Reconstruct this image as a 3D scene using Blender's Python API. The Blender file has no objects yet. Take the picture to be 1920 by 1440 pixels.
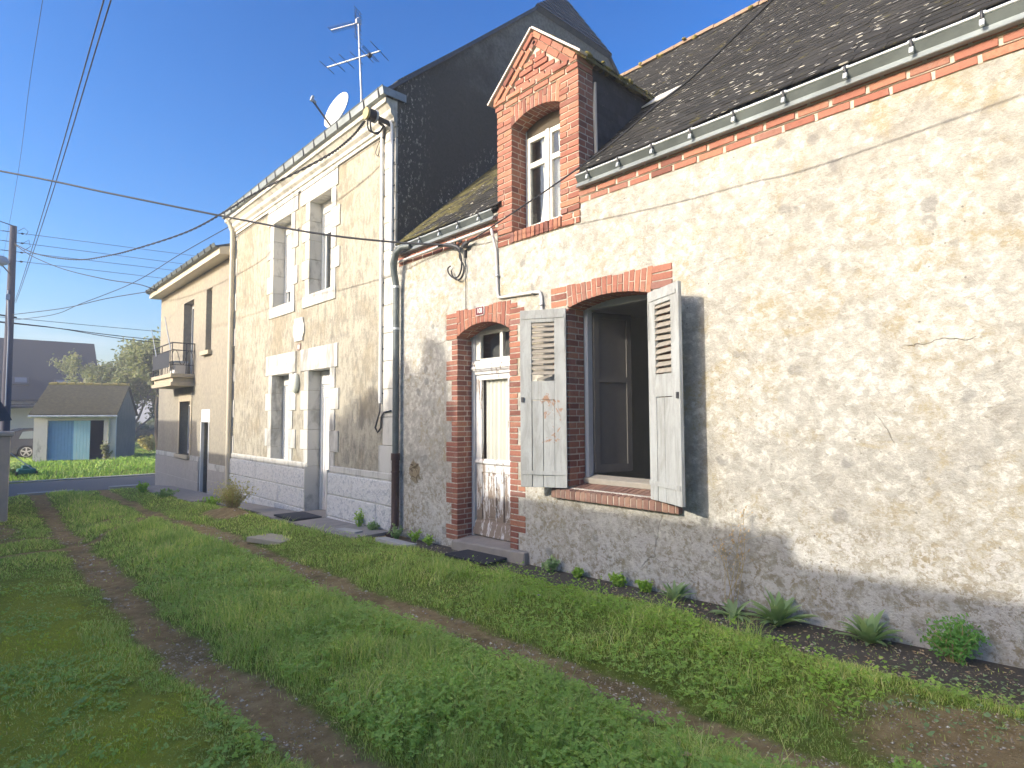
import bpy, bmesh, math, random
import numpy as np
from mathutils import Vector, Matrix
R = math.radians
random.seed(7); rng = np.random.default_rng(11)
sc = bpy.context.scene
COL = sc.collection

# ------------------------------------------------------------------ camera
cd = bpy.data.cameras.new("camera"); cam = bpy.data.objects.new("camera", cd); COL.objects.link(cam)
YAW, PIT, ROL, FPX = 0.749953, 0.054406, -0.0047072, 1098.63
F = Vector((-math.cos(YAW)*math.cos(PIT), math.sin(YAW)*math.cos(PIT), math.sin(PIT)))
R0 = Vector((math.sin(YAW), math.cos(YAW), 0)); U0 = R0.cross(F)
RR = R0*math.cos(ROL)+U0*math.sin(ROL); UU = -R0*math.sin(ROL)+U0*math.cos(ROL)
cam.matrix_world = Matrix(((RR.x, UU.x, -F.x, 0), (RR.y, UU.y, -F.y, -4.385), (RR.z, UU.z, -F.z, 1.56), (0, 0, 0, 1)))
cd.sensor_width = 36; cd.lens = FPX*36/1920; cd.clip_start = 0.05; cd.clip_end = 3000
sc.camera = cam

# ------------------------------------------------------------------ light
SUN_AZ, SUN_EL = R(14), R(22)          # sun stands in front of the facades, a little to the left
SKY_STRENGTH, SUN_STRENGTH, EXPOSURE = 0.086, 2.1, 1.44
w = bpy.data.worlds.new("World"); sc.world = w; w.use_nodes = True
nt = w.node_tree; nt.nodes.clear()
wo = nt.nodes.new("ShaderNodeOutputWorld"); bg = nt.nodes.new("ShaderNodeBackground"); sky = nt.nodes.new("ShaderNodeTexSky")
sky.sky_type = 'NISHITA'; sky.sun_disc = False; sky.sun_elevation = SUN_EL; sky.sun_rotation = math.pi+SUN_AZ
sky.air_density = 1.0; sky.dust_density = 3.2; sky.ozone_density = 3.0
hs = nt.nodes.new("ShaderNodeHueSaturation"); gm = nt.nodes.new("ShaderNodeGamma"); hs.inputs["Saturation"].default_value = 1.42; gm.inputs[1].default_value = 1.28
bg.inputs[1].default_value = SKY_STRENGTH
nt.links.new(sky.outputs[0], hs.inputs['Color']); nt.links.new(hs.outputs[0], gm.inputs[0]); 
tc = nt.nodes.new("ShaderNodeTexCoord"); mp = nt.nodes.new("ShaderNodeMapping"); mp.inputs["Scale"].default_value = (2.2, 2.2, 9); cn = nt.nodes.new("ShaderNodeTexNoise"); cn.inputs["Scale"].default_value = 2.6; cn.inputs["Detail"].default_value = 7; cn.inputs["Roughness"].default_value = 0.6   # wisps of cloud low over the horizon
nt.links.new(tc.outputs["Generated"], mp.inputs[0]); nt.links.new(mp.outputs[0], cn.inputs["Vector"]); sx = nt.nodes.new("ShaderNodeSeparateXYZ"); nt.links.new(tc.outputs["Generated"], sx.inputs[0])
r1 = nt.nodes.new("ShaderNodeMapRange"); r1.inputs[1].default_value = 0.50; r1.inputs[2].default_value = 0.68; nt.links.new(cn.outputs["Fac"], r1.inputs[0]); r2 = nt.nodes.new("ShaderNodeMapRange"); r2.inputs[1].default_value = 0.16; r2.inputs[2].default_value = 0.05; r2.inputs[3].default_value = 0.0; r2.inputs[4].default_value = 0.55; nt.links.new(sx.outputs[2], r2.inputs[0])
mu = nt.nodes.new("ShaderNodeMath"); mu.operation = 'MULTIPLY'; nt.links.new(r1.outputs[0], mu.inputs[0]); nt.links.new(r2.outputs[0], mu.inputs[1])
cm = nt.nodes.new("ShaderNodeMix"); cm.data_type = 'RGBA'; nt.links.new(mu.outputs[0], cm.inputs[0]); nt.links.new(gm.outputs[0], cm.inputs[6]); cm.inputs[7].default_value = (4.6, 4.9, 5.6, 1); nt.links.new(cm.outputs[2], bg.inputs[0]); nt.links.new(bg.outputs[0], wo.inputs[0])
sl = bpy.data.lights.new("sun", 'SUN'); sl.energy = SUN_STRENGTH; sl.angle = R(0.53); sl.color = (1.0, 0.93, 0.82)
so = bpy.data.objects.new("sun", sl); COL.objects.link(so)
SD = Vector((math.sin(SUN_AZ)*math.cos(SUN_EL), math.cos(SUN_AZ)*math.cos(SUN_EL), -math.sin(SUN_EL)))
so.rotation_euler = SD.to_track_quat('-Z', 'Y').to_euler(); so.location = (-10, -30, 20)
vs = sc.view_settings; vs.view_transform = 'Standard'; vs.look = 'None'; vs.exposure = EXPOSURE; vs.gamma = 1
sc.cycles.max_bounces = 6; sc.cycles.transparent_max_bounces = 8

# ------------------------------------------------------------------ mesh helpers
class MB:
    def __init__(s): s.v = []; s.f = []; s.m = []; s.sm = []
    def add(s, vs, fs, mi=0, smooth=False):
        b = len(s.v); s.v += [tuple(q) for q in vs]
        for f in fs: s.f.append(tuple(b+i for i in f)); s.m.append(mi); s.sm.append(smooth)
    def quad(s, a, b, c, d, mi=0): s.add([a, b, c, d], [(0, 1, 2, 3)], mi)
    def box(s, x0, x1, y0, y1, z0, z1, mi=0):
        s.add([(x0, y0, z0), (x1, y0, z0), (x1, y1, z0), (x0, y1, z0), (x0, y0, z1), (x1, y0, z1), (x1, y1, z1), (x0, y1, z1)],
              [(3, 2, 1, 0), (4, 5, 6, 7), (0, 1, 5, 4), (1, 2, 6, 5), (2, 3, 7, 6), (3, 0, 4, 7)], mi)
    def hexa(s, p, mi=0):   # 8 points, bottom ring then top ring
        s.add(p, [(3, 2, 1, 0), (4, 5, 6, 7), (0, 1, 5, 4), (1, 2, 6, 5), (2, 3, 7, 6), (3, 0, 4, 7)], mi)
    def obox(s, c, ax, ay, az, mi=0):   # oriented box, half axes as vectors
        c = Vector(c); ax = Vector(ax); ay = Vector(ay); az = Vector(az)
        s.hexa([c-ax-ay-az, c+ax-ay-az, c+ax+ay-az, c-ax+ay-az, c-ax-ay+az, c+ax-ay+az, c+ax+ay+az, c-ax+ay+az], mi)
    def tube(s, pts, r, n=8, mi=0, cap=True, smooth=True):
        pts = [Vector(p) for p in pts]; rs = r if isinstance(r, (list, tuple)) else [r]*len(pts)
        vs = []; up = None
        for i, p in enumerate(pts):
            t = (pts[min(i+1, len(pts)-1)]-pts[max(i-1, 0)])
            if t.length < 1e-9: t = Vector((0, 0, 1))
            t.normalize()
            if up is None: up = t.orthogonal().normalized()
            else:
                up = up-t*up.dot(t)
                up = up.normalized() if up.length > 1e-6 else t.orthogonal().normalized()
            q = t.cross(up)
            for k in range(n):
                a = 2*math.pi*k/n; vs.append(p+(up*math.cos(a)+q*math.sin(a))*rs[i])
        fs = [(i*n+k, i*n+(k+1) % n, (i+1)*n+(k+1) % n, (i+1)*n+k) for i in range(len(pts)-1) for k in range(n)]
        s.add(vs, fs, mi, smooth)
        if cap: s.add(vs[:n], [tuple(range(n-1, -1, -1))], mi); s.add(vs[-n:], [tuple(range(n))], mi)
    def prism_x(s, prof, x0, x1, mi=0, cap=True):   # profile of (y,z), extruded along x
        n = len(prof); vs = [(x0, y, z) for y, z in prof]+[(x1, y, z) for y, z in prof]
        s.add(vs, [(i, (i+1) % n, n+(i+1) % n, n+i) for i in range(n)], mi)
        if cap: s.add(vs[:n], [tuple(range(n-1, -1, -1))], mi); s.add(vs[n:], [tuple(range(n))], mi)
    def prism_y(s, prof, y0, y1, mi=0):             # profile of (x,z), extruded along y
        n = len(prof); vs = [(x, y0, z) for x, z in prof]+[(x, y1, z) for x, z in prof]
        s.add(vs, [(i, (i+1) % n, n+(i+1) % n, n+i) for i in range(n)], mi)
        s.add(vs[:n], [tuple(range(n))], mi); s.add(vs[n:], [tuple(range(n-1, -1, -1))], mi)
    def ball(s, c, rx, ry, rz, nu=12, nv=8, mi=0):
        vs = [(c[0]+rx*math.sin(math.pi*j/nv)*math.cos(2*math.pi*i/nu), c[1]+ry*math.sin(math.pi*j/nv)*math.sin(2*math.pi*i/nu), c[2]+rz*math.cos(math.pi*j/nv)) for j in range(nv+1) for i in range(nu)]
        s.add(vs, [(j*nu+i, (j+1)*nu+i, (j+1)*nu+(i+1) % nu, j*nu+(i+1) % nu) for j in range(nv) for i in range(nu)], mi, True)
    def mesh(s, name, mats):
        me = bpy.data.meshes.new(name); me.from_pydata(s.v, [], s.f)
        for m in (mats if isinstance(mats, (list, tuple)) else [mats]): me.materials.append(m)
        me.polygons.foreach_set("material_index", s.m); me.polygons.foreach_set("use_smooth", s.sm)
        me.update(); return me

def fix_normals(me):
    bm = bmesh.new(); bm.from_mesh(me); bmesh.ops.recalc_face_normals(bm, faces=bm.faces); bm.to_mesh(me); bm.free()

def thing(name, label, cat, loc=(0, 0, 0), group=None, rotz=0):
    o = bpy.data.objects.new(name, None); COL.objects.link(o); o.location = loc; o.rotation_euler = (0, 0, rotz)
    o.empty_display_size = 0.2; o["label"] = label; o["category"] = cat
    if group: o["group"] = group
    return o
def part(name, mb, mats, parent, label=None, bevel=0, fix=True):
    """one mesh under a thing (or under a part); mesh coordinates are world coordinates unless the thing is local"""
    me = mb.mesh(name, mats) if isinstance(mb, MB) else mb
    if fix: fix_normals(me)
    o = bpy.data.objects.new(name, me); COL.objects.link(o); o.parent = parent
    if parent is not None and parent.type == 'EMPTY' and not parent.get("_local"): o.location = -Vector(parent.location)
    if label: o["label"] = label
    if bevel:
        b = o.modifiers.new("bevel", 'BEVEL'); b.width = bevel; b.segments = 1; b.limit_method = 'ANGLE'; b.angle_limit = R(40)
    return o
def single(name, mb, mats, label, cat, group=None, loc=(0, 0, 0), rotz=0, bevel=0, fix=True):
    o = part(name, mb, mats, None, bevel=bevel, fix=fix); o.location = loc; o.rotation_euler = (0, 0, rotz)
    o["label"] = label; o["category"] = cat
    if group: o["group"] = group
    return o
def struct(name, mb, mats, kind='structure', fix=True):
    o = part(name, mb, mats, None, fix=fix); o["kind"] = kind; return o

# ------------------------------------------------------------------ material helpers
class G:
    def __init__(s, name, rough=0.9, spec=0.3):
        s.mat = bpy.data.materials.new(name); s.mat.use_nodes = True; s.nt = s.mat.node_tree; s.N = s.nt.nodes; s.L = s.nt.links
        s.bs = s.N["Principled BSDF"]; s.bs.inputs["Roughness"].default_value = rough; s.bs.inputs["Specular IOR Level"].default_value = spec
        s.co = s.N.new("ShaderNodeTexCoord").outputs["Object"]
    def _in(s, sock, v):
        if v is None: return
        if hasattr(v, "links"): s.L.new(v, sock)
        else:
            if sock.type == 'RGBA' and not hasattr(v, "__len__"): v = (v, v, v, 1)
            elif sock.type == 'RGBA' and len(v) == 3: v = (*v, 1)
            sock.default_value = v
    def map(s, scale=(1, 1, 1), loc=(0, 0, 0), rot=(0, 0, 0), vec=None):
        m = s.N.new("ShaderNodeMapping"); s._in(m.inputs["Vector"], vec or s.co)
        m.inputs["Scale"].default_value = scale; m.inputs["Location"].default_value = loc; m.inputs["Rotation"].default_value = rot
        return m.outputs[0]
    def noise(s, scale, detail=5, rough=0.55, dist=0, vec=None):
        n = s.N.new("ShaderNodeTexNoise"); s._in(n.inputs["Vector"], vec or s.co)
        n.inputs["Scale"].default_value = scale; n.inputs["Detail"].default_value = detail; n.inputs["Roughness"].default_value = rough; n.inputs["Distortion"].default_value = dist
        return n.outputs["Fac"]
    def noisec(s, scale, detail=3, vec=None):
        n = s.N.new("ShaderNodeTexNoise"); s._in(n.inputs["Vector"], vec or s.co); n.inputs["Scale"].default_value = scale; n.inputs["Detail"].default_value = detail
        return n.outputs["Color"]
    def vor(s, scale, feat='F1', vec=None, out="Distance", rand=1):
        n = s.N.new("ShaderNodeTexVoronoi"); n.feature = feat; s._in(n.inputs["Vector"], vec or s.co); n.inputs["Scale"].default_value = scale; n.inputs["Randomness"].default_value = rand
        return n.outputs[out]
    def math(s, op, a, b=0.0, c=None):
        n = s.N.new("ShaderNodeMath"); n.operation = op; s._in(n.inputs[0], a); s._in(n.inputs[1], b)
        if c is not None: s._in(n.inputs[2], c)
        return n.outputs[0]
    def rng(s, v, a, b, c=0.0, d=1.0, smooth=True):
        n = s.N.new("ShaderNodeMapRange"); n.interpolation_type = 'SMOOTHSTEP' if smooth else 'LINEAR'
        s._in(n.inputs[0], v); n.inputs[1].default_value = a; n.inputs[2].default_value = b; n.inputs[3].default_value = c; n.inputs[4].default_value = d
        return n.outputs[0]
    def mix(s, f, a, b, mode='MIX'):
        n = s.N.new("ShaderNodeMix"); n.data_type = 'RGBA'; n.blend_type = mode; s._in(n.inputs[0], f); s._in(n.inputs[6], a); s._in(n.inputs[7], b)
        return n.outputs[2]
    def ramp(s, f, stops):
        n = s.N.new("ShaderNodeValToRGB"); s._in(n.inputs[0], f); e = n.color_ramp.elements
        while len(e) < len(stops): e.new(0.5)
        for el, (p, c) in zip(e, stops): el.position = p; el.color = (*c, 1)
        return n.outputs[0]
    def xyz(s, vec=None):
        n = s.N.new("ShaderNodeSeparateXYZ"); s._in(n.inputs[0], vec or s.co); return n.outputs
    def rand(s): return s.N.new("ShaderNodeNewGeometry").outputs["Random Per Island"]
    def attr(s, name):
        n = s.N.new("ShaderNodeAttribute"); n.attribute_name = name; return n
    def hsv(s, col, h=0.5, sat=1.0, v=1.0):
        n = s.N.new("ShaderNodeHueSaturation"); s._in(n.inputs["Hue"], h); s._in(n.inputs["Saturation"], sat); s._in(n.inputs["Value"], v); s._in(n.inputs["Color"], col); return n.outputs[0]
    def bump(s, h, strength=0.5, dist=0.02):
        n = s.N.new("ShaderNodeBump"); n.inputs["Strength"].default_value = strength; n.inputs["Distance"].default_value = dist; s._in(n.inputs["Height"], h)
        s.L.new(n.outputs[0], s.bs.inputs["Normal"])
    def col(s, c): s._in(s.bs.inputs["Base Color"], c); return s
    def set(s, **k):
        for a, v in k.items(): s._in(s.bs.inputs[a.replace("_", " ")], v)
        return s
def simple(name, c, rough=0.7, var=0.18, scale=12, metal=0, bump=0.0, spec=0.3):
    g = G(name, rough, spec); n = g.noise(scale, 6, 0.6)
    g.col(g.mix(n, tuple(x*(1-var) for x in c), tuple(min(1, x*(1+var)) for x in c)))
    g.set(Metallic=metal)
    if bump: g.bump(n, bump, 0.01)
    return g.mat

M = {}
# ---- lime-washed rubble render of the near house
g = G("lime_render", 0.95, 0.15)
x, y, z = g.xyz()
wv = g.mix(0.035, g.co, g.noisec(9, 4))
big = g.noise(0.8, 5, 0.6, 0.4); mid = g.noise(6.0, 8, 0.72, 0.3); fin = g.noise(26, 8, 0.76, 0.2); vf = g.noise(55, 6, 0.75)
peb = g.vor(13, 'SMOOTH_F1', wv); flk = g.vor(27, 'F1', wv, "Color"); flv = g.xyz(flk)[0]
low = g.rng(g.math('ADD', z, g.math('MULTIPLY', g.math('SUBTRACT', mid, 0.5), 1.6)), 0.35, 1.15, 1, 0)
base = g.mix(g.rng(mid, 0.36, 0.64), (0.335, 0.315, 0.27), (0.405, 0.39, 0.345))
base = g.mix(g.rng(g.noise(1.7, 7, 0.68, 0.9), 0.47, 0.62, 0, 0.85), base, (0.41, 0.345, 0.215))
base = g.mix(g.math('MULTIPLY', low, 0.65), base, (0.30, 0.25, 0.16))
wm = g.math('ADD', g.math('ADD', g.math('MULTIPLY', fin, 0.50), g.math('MULTIPLY', mid, 0.17)), g.math('ADD', g.math('MULTIPLY', vf, 0.33), g.math('MULTIPLY', g.math('SUBTRACT', big, 0.5), 0.36)))
wm = g.math('ADD', wm, g.math('MULTIPLY', g.math('SUBTRACT', flv, 0.5), 0.10)); wm = g.math('SUBTRACT', wm, g.math('MULTIPLY', g.math('SUBTRACT', peb, 0.35), 0.22))
white = g.rng(wm, 0.365, 0.555)
c = g.mix(white, base, (0.50, 0.48, 0.42))
c = g.mix(g.rng(wm, 0.515, 0.60), c, (0.66, 0.64, 0.565))
wl = g.rng(g.math('ADD', g.math('MULTIPLY', g.noise(7, 8, 0.78, 1.2), 0.6), g.math('MULTIPLY', fin, 0.4)), 0.485, 0.53)
c = g.mix(g.math('MULTIPLY', g.math('MULTIPLY', low, wl), 0.85), c, (0.60, 0.585, 0.545))
sp = g.rng(g.vor(4.2, 'F1', g.mix(0.10, g.co, g.noisec(8, 4))), 0.16, 0.24, 1, 0); spm = g.rng(g.noise(2.3, 3), 0.47, 0.56)
c = g.mix(g.math('MULTIPLY', g.math('MULTIPLY', sp, spm), 0.62), c, (0.235, 0.23, 0.215))
sp2 = g.rng(g.vor(15, 'F1', wv), 0.06, 0.13, 1, 0); spm2 = g.rng(g.noise(1.7, 4), 0.49, 0.58)
c = g.mix(g.math('MULTIPLY', g.math('MULTIPLY', sp2, spm2), 0.7), c, (0.14, 0.13, 0.12))
dv = g.mix(0.16, g.co, g.noisec(4.5, 5)); cr = g.rng(g.vor(0.9, 'DISTANCE_TO_EDGE', dv), 0.0, 0.0035, 1, 0); crm = g.rng(g.noise(0.9, 3, 0.5), 0.55, 0.62)
crack = g.math('MULTIPLY', cr, crm)
dh = g.math('SQRT', g.math('ADD', g.math('POWER', g.math('ADD', x, 6.60), 2.0), g.math('POWER', g.math('SUBTRACT', z, 0.83), 2.0))); hole = g.rng(g.math('ADD', dh, g.math('MULTIPLY', g.math('SUBTRACT', g.noise(9, 5, 0.7), 0.5), 0.30)), 0.13, 0.15, 1, 0); hcr = g.math('MULTIPLY', g.rng(g.vor(9, 'DISTANCE_TO_EDGE', wv), 0.0, 0.06, 1, 0), hole)
c = g.mix(hole, c, g.mix(fin, (0.25, 0.19, 0.11), (0.42, 0.36, 0.25))); c = g.mix(g.math('MULTIPLY', hcr, 0.8), c, (0.10, 0.075, 0.05))
c = g.mix(g.math('MULTIPLY', crack, 0.5), c, (0.20, 0.16, 0.11))
c = g.mix(g.rng(vf, 0.5, 0.72, 0.0, 0.45), c, (0.22, 0.20, 0.16)); g.col(c)
h = g.math('ADD', g.math('ADD', g.math('MULTIPLY', mid, 0.7), g.math('MULTIPLY', fin, 0.7)), g.math('MULTIPLY', vf, 0.4)); h = g.math('SUBTRACT', h, g.math('ADD', g.math('MULTIPLY', crack, 0.6), g.math('MULTIPLY', g.math('ADD', hole, hcr), 0.5)))
g.bump(h, 0.85, 0.035); M['lime'] = g.mat
# ---- sand render of the tall house
g = G("sand_render", 0.95, 0.15); s1 = g.noise(11, 8, 0.74, 0.4, vec=g.map((1, 1, 0.45))); b1 = g.noise(1.1, 6, 0.62, 0.4); f1 = g.noise(38, 6, 0.75); s2 = g.noise(4.5, 7, 0.7, 0.5, g.map((1.2, 1, 0.35)))
t = g.math('ADD', g.math('MULTIPLY', s1, 0.6), g.math('ADD', g.math('MULTIPLY', f1, 0.25), g.math('MULTIPLY', g.math('SUBTRACT', b1, 0.35), 0.30)))
c = g.mix(g.rng(t, 0.40, 0.56), (0.43, 0.395, 0.31), (0.245, 0.23, 0.19)); c = g.mix(g.rng(b1, 0.48, 0.66, 0, 0.35), c, (0.34, 0.275, 0.165))
c = g.mix(g.rng(s2, 0.54, 0.68, 0, 0.6), c, (0.185, 0.17, 0.14)); g.col(c)
g.bump(g.math('ADD', g.math('MULTIPLY', f1, 0.8), s1), 0.7, 0.018); M['sand'] = g.mat
# ---- smoother cream render of the balcony house
g = G("cream_render", 0.95, 0.15); s1 = g.noise(9, 7, 0.7); b1 = g.noise(1.0, 5, 0.6, 0.4, g.map((1, 1, 0.5)))
c = g.mix(g.rng(s1, 0.35, 0.66), (0.345, 0.31, 0.24), (0.265, 0.245, 0.20)); c = g.mix(g.rng(b1, 0.45, 0.68, 0, 0.55), c, (0.235, 0.215, 0.185)); g.col(c)
g.bump(g.noise(60, 5, 0.7), 0.4, 0.01); M['cream'] = g.mat
# ---- weathered dark render on the gable
g = G("dark_render", 0.97, 0.1); x, y, z = g.xyz()
n1 = g.noise(2.0, 7, 0.65, 0.4); n2 = g.noise(24, 6, 0.7)
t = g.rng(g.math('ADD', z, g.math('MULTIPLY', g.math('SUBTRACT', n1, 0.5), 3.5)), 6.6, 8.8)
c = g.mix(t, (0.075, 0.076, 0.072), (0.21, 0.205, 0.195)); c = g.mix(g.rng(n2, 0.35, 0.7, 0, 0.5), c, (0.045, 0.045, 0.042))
edge = g.rng(y, 0.12, 0.75, 1, 0); fl = g.rng(g.noise(22, 6, 0.78, 0, g.map((1, 1, 0.6))), 0.56, 0.62)
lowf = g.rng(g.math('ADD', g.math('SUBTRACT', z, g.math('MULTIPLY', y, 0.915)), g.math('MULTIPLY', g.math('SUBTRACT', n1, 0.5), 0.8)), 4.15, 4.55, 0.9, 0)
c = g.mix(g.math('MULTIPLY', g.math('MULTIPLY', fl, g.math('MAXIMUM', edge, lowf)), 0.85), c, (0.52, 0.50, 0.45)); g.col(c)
g.bump(g.math('ADD', n2, g.noise(90, 3, 0.6)), 0.7, 0.02); M['dark'] = g.mat
# ---- brick, mortar
def brickmat(name, hue, val=1.0):
    g = G(name, 0.9, 0.2); r = g.rand(); n = g.noise(38, 6, 0.7); n2 = g.noise(9, 5, 0.65, 0.5)
    c = g.ramp(r, [(0.0, (0.17, 0.070, 0.052)), (0.2, (0.27, 0.102, 0.068)), (0.5, (0.31, 0.125, 0.082)), (0.8, (0.37, 0.165, 0.095)), (1.0, (0.23, 0.115, 0.092))])
    c = g.mix(g.rng(n, 0.42, 0.75, 0, 0.5), c, (0.160, 0.060, 0.040)); c = g.mix(g.rng(n2, 0.56, 0.72, 0, 0.35), c, (0.368, 0.264, 0.208))
    g.col(g.hsv(c, 0.5+hue, 0.95 if val == 1 else 0.75, val)); g.bump(g.math('ADD', n, n2), 0.6, 0.006); return g.mat
M['brick'] = brickmat("red_brick", 0.0); M['brickd'] = brickmat("dark_sill_brick", 0.012, 0.72)
M['mortar'] = simple("lime_mortar", (0.47, 0.40, 0.325), 0.95, 0.22, 30, bump=0.5)
# ---- slates
def slatemat(name, c0, c1, lich, moss):
    g = G(name, 0.85, 0.06); r = g.rand(); n = g.noise(14, 6, 0.65)
    c = g.mix(r, c0, c1); c = g.mix(g.rng(n, 0.4, 0.75, 0, 0.55), c, tuple(q*0.6 for q in c0))
    ls = g.map((0.55, 1.4, 1.4)); v = g.rng(g.math('ADD', g.vor(13, 'F1', ls), g.math('MULTIPLY', g.math('SUBTRACT', g.noise(30, 4), 0.5), 0.45)), 0.15, 0.19, 1, 0); m = g.rng(g.noise(2.0, 5, 0.6), 0.53-lich, 0.62-lich)
    c = g.mix(g.math('MULTIPLY', v, m), c, (0.50, 0.49, 0.43))
    v2 = g.rng(g.noise(26, 5, 0.7, 0, g.map((0.45, 1, 1))), 0.66, 0.72); c = g.mix(g.math('MULTIPLY', v2, 0.7), c, (0.42, 0.40, 0.32))
    xm_ = g.math('MULTIPLY', g.rng(g.xyz()[0], -7.0, -5.0, 0.22, 0), 1.0 if name == 'old_slate' else 0.0); ms = g.rng(g.math('ADD', xm_, g.math('ADD', g.noise(3.5, 6, 0.7), g.math('MULTIPLY', g.noise(30, 4), 0.3))), 0.70-moss, 0.80-moss); c = g.mix(g.math('MULTIPLY', ms, 0.7), c, (0.15, 0.135, 0.05)); g.col(c)
    g.bump(g.math('ADD', n, g.math('MULTIPLY', ms, 0.8)), 0.4, 0.01); return g.mat
M['slate'] = slatemat("old_slate", (0.030, 0.030, 0.029), (0.050, 0.049, 0.047), 0.12, -0.05)
M['mossslate'] = slatemat("mossy_slate", (0.07, 0.063, 0.05), (0.11, 0.098, 0.072), 0.12, 0.18)
M['blueslate'] = slatemat("dark_blue_slate", (0.055, 0.07, 0.10), (0.075, 0.095, 0.13), -0.2, -0.3)
M['cheekslate'] = slatemat("hung_slate", (0.05, 0.052, 0.06), (0.07, 0.072, 0.08), -0.3, -0.3)
M['farroof'] = simple("far_roof_slate", (0.018, 0.024, 0.034), 0.6, 0.12, 30)
g = G("moss_roof", 0.95, 0.1); n = g.noise(7, 7, 0.7); c = g.ramp(n, [(0.3, (0.055, 0.053, 0.036)), (0.55, (0.095, 0.088, 0.056)), (0.75, (0.15, 0.13, 0.07))]); g.col(c); g.bump(g.noise(25, 5, 0.7), 0.9, 0.05); M['mossroof'] = g.mat
M['ridge'] = simple("terracotta_ridge", (0.25, 0.175, 0.12), 0.95, 0.5, 14, bump=0.6)
M['moss'] = simple("moss", (0.19, 0.16, 0.045), 1.0, 0.45, 45, bump=0.8)
# ---- metals, plastic, paint
def zincmat(name, c, rough=0.5, metal=0.35):
    g = G(name, rough, 0.4); n = g.noise(5, 6, 0.65, 0, g.map((0.6, 1, 1))); n2 = g.noise(45, 4)
    g.col(g.mix(g.rng(n, 0.35, 0.7), tuple(q*0.78 for q in c), tuple(q*1.15 for q in c))); g.set(Metallic=metal, Roughness=g.rng(n2, 0.3, 0.7, rough-0.1, rough+0.12)); return g.mat
M['zinc'] = zincmat("zinc", (0.27, 0.30, 0.30)); M['zincd'] = zincmat("zinc_dull", (0.13, 0.15, 0.148)); M['zincb'] = zincmat("zinc_bright", (0.45, 0.48, 0.48), 0.45)
M['iron'] = simple("cast_iron", (0.10, 0.065, 0.055), 0.75, 0.35, 20)
M['black'] = simple("black_rubber", (0.015, 0.015, 0.016), 0.6, 0.2, 20)
M['wire'] = simple("cable_sheath", (0.020, 0.021, 0.026), 0.6, 0.2, 20)
M['steel'] = simple("galvanised_steel", (0.45, 0.47, 0.5), 0.4, 0.15, 25, metal=0.6)
M['darkmetal'] = simple("dark_metal", (0.06, 0.06, 0.065), 0.5, 0.2, 25, metal=0.4)
M['pvc'] = simple("white_pvc", (0.66, 0.66, 0.64), 0.4, 0.05, 8)
M['creampipe'] = simple("cream_pipe", (0.56, 0.50, 0.38), 0.5, 0.08, 6)
M['conduit'] = simple("grey_conduit", (0.52, 0.51, 0.49), 0.5, 0.12, 14)
g = G("white_stone_paint", 0.85, 0.25); n = g.noise(3, 7, 0.7, 0.4, g.map((1.3, 1, 0.45))); f1 = g.noise(28, 5, 0.7)
c = g.mix(g.rng(n, 0.47, 0.66, 0, 0.85), (0.545, 0.53, 0.48), (0.27, 0.26, 0.225)); c = g.mix(g.rng(f1, 0.62, 0.75, 0, 0.4), c, (0.42, 0.41, 0.37)); g.col(c); g.bump(f1, 0.3, 0.008); M['stone'] = g.mat
g = G("rough_white_stone", 0.9, 0.2); n = g.noise(22, 7, 0.7, 0.6); v = g.noise(9, 6, 0.65, 0.5)
c = g.mix(g.rng(n, 0.50, 0.62, 0, 0.75), (0.74, 0.73, 0.70), (0.40, 0.42, 0.45)); c = g.mix(g.rng(v, 0.55, 0.7, 0, 0.4), c, (0.50, 0.49, 0.46)); g.col(c); g.bump(g.math('ADD', n, v), 1.0, 0.035); M['rockface'] = g.mat
M['plinthgrey'] = simple("grey_plinth", (0.40, 0.37, 0.33), 0.95, 0.2, 8, bump=0.3)
M['concrete'] = simple("pale_concrete", (0.44, 0.38, 0.275), 0.95, 0.2, 9, bump=0.3)
M['paving'] = simple("old_paving", (0.30, 0.27, 0.23), 0.95, 0.3, 6, bump=0.4)
M['kerbstone'] = simple("kerb_stone", (0.42, 0.40, 0.35), 0.9, 0.15, 10, bump=0.3)
M['shutterwhite'] = simple("white_roller_shutter", (0.70, 0.70, 0.68), 0.5, 0.04, 5)
M['gable_white'] = simple("white_wall_paint", (0.66, 0.64, 0.62), 0.9, 0.1, 3, bump=0.2)
M['shadewood'] = simple("shaded_casement_paint", (0.115, 0.11, 0.10), 0.7, 0.15, 12)  # open casement: the room's shade is put into its colour
M['room'] = simple("dim_room_plaster", (0.40, 0.41, 0.39), 0.95, 0.12, 3)
M['darkroom'] = simple("dark_room", (0.10, 0.10, 0.095), 0.95, 0.2, 3)
g = G("peeling_door_paint", 0.75, 0.3); z = g.xyz()[2]; n = g.noise(7, 8, 0.72, 0.5, g.map((2.2, 2, 0.45))); n2 = g.noise(30, 5, 0.7)
thr = g.math('ADD', n, g.math('MULTIPLY', g.rng(z, 0.1, 1.3, 1, 0), 0.13)); pl = g.rng(thr, 0.565, 0.595); c = g.mix(pl, g.mix(n2, (0.56, 0.55, 0.53), (0.66, 0.65, 0.63)), g.mix(n2, (0.20, 0.15, 0.115), (0.30, 0.25, 0.20)))
g.col(c); g.bump(g.math('SUBTRACT', g.math('MULTIPLY', n2, 0.3), pl), 0.6, 0.004); M['doorpaint'] = g.mat
g = G("weathered_grey_paint", 0.75, 0.3); n = g.noise(5, 8, 0.7, 0.5, g.map((2, 2, 0.5))); n2 = g.noise(34, 6, 0.7); v = g.noise(4.2, 6, 0.75, 1.0)
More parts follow.
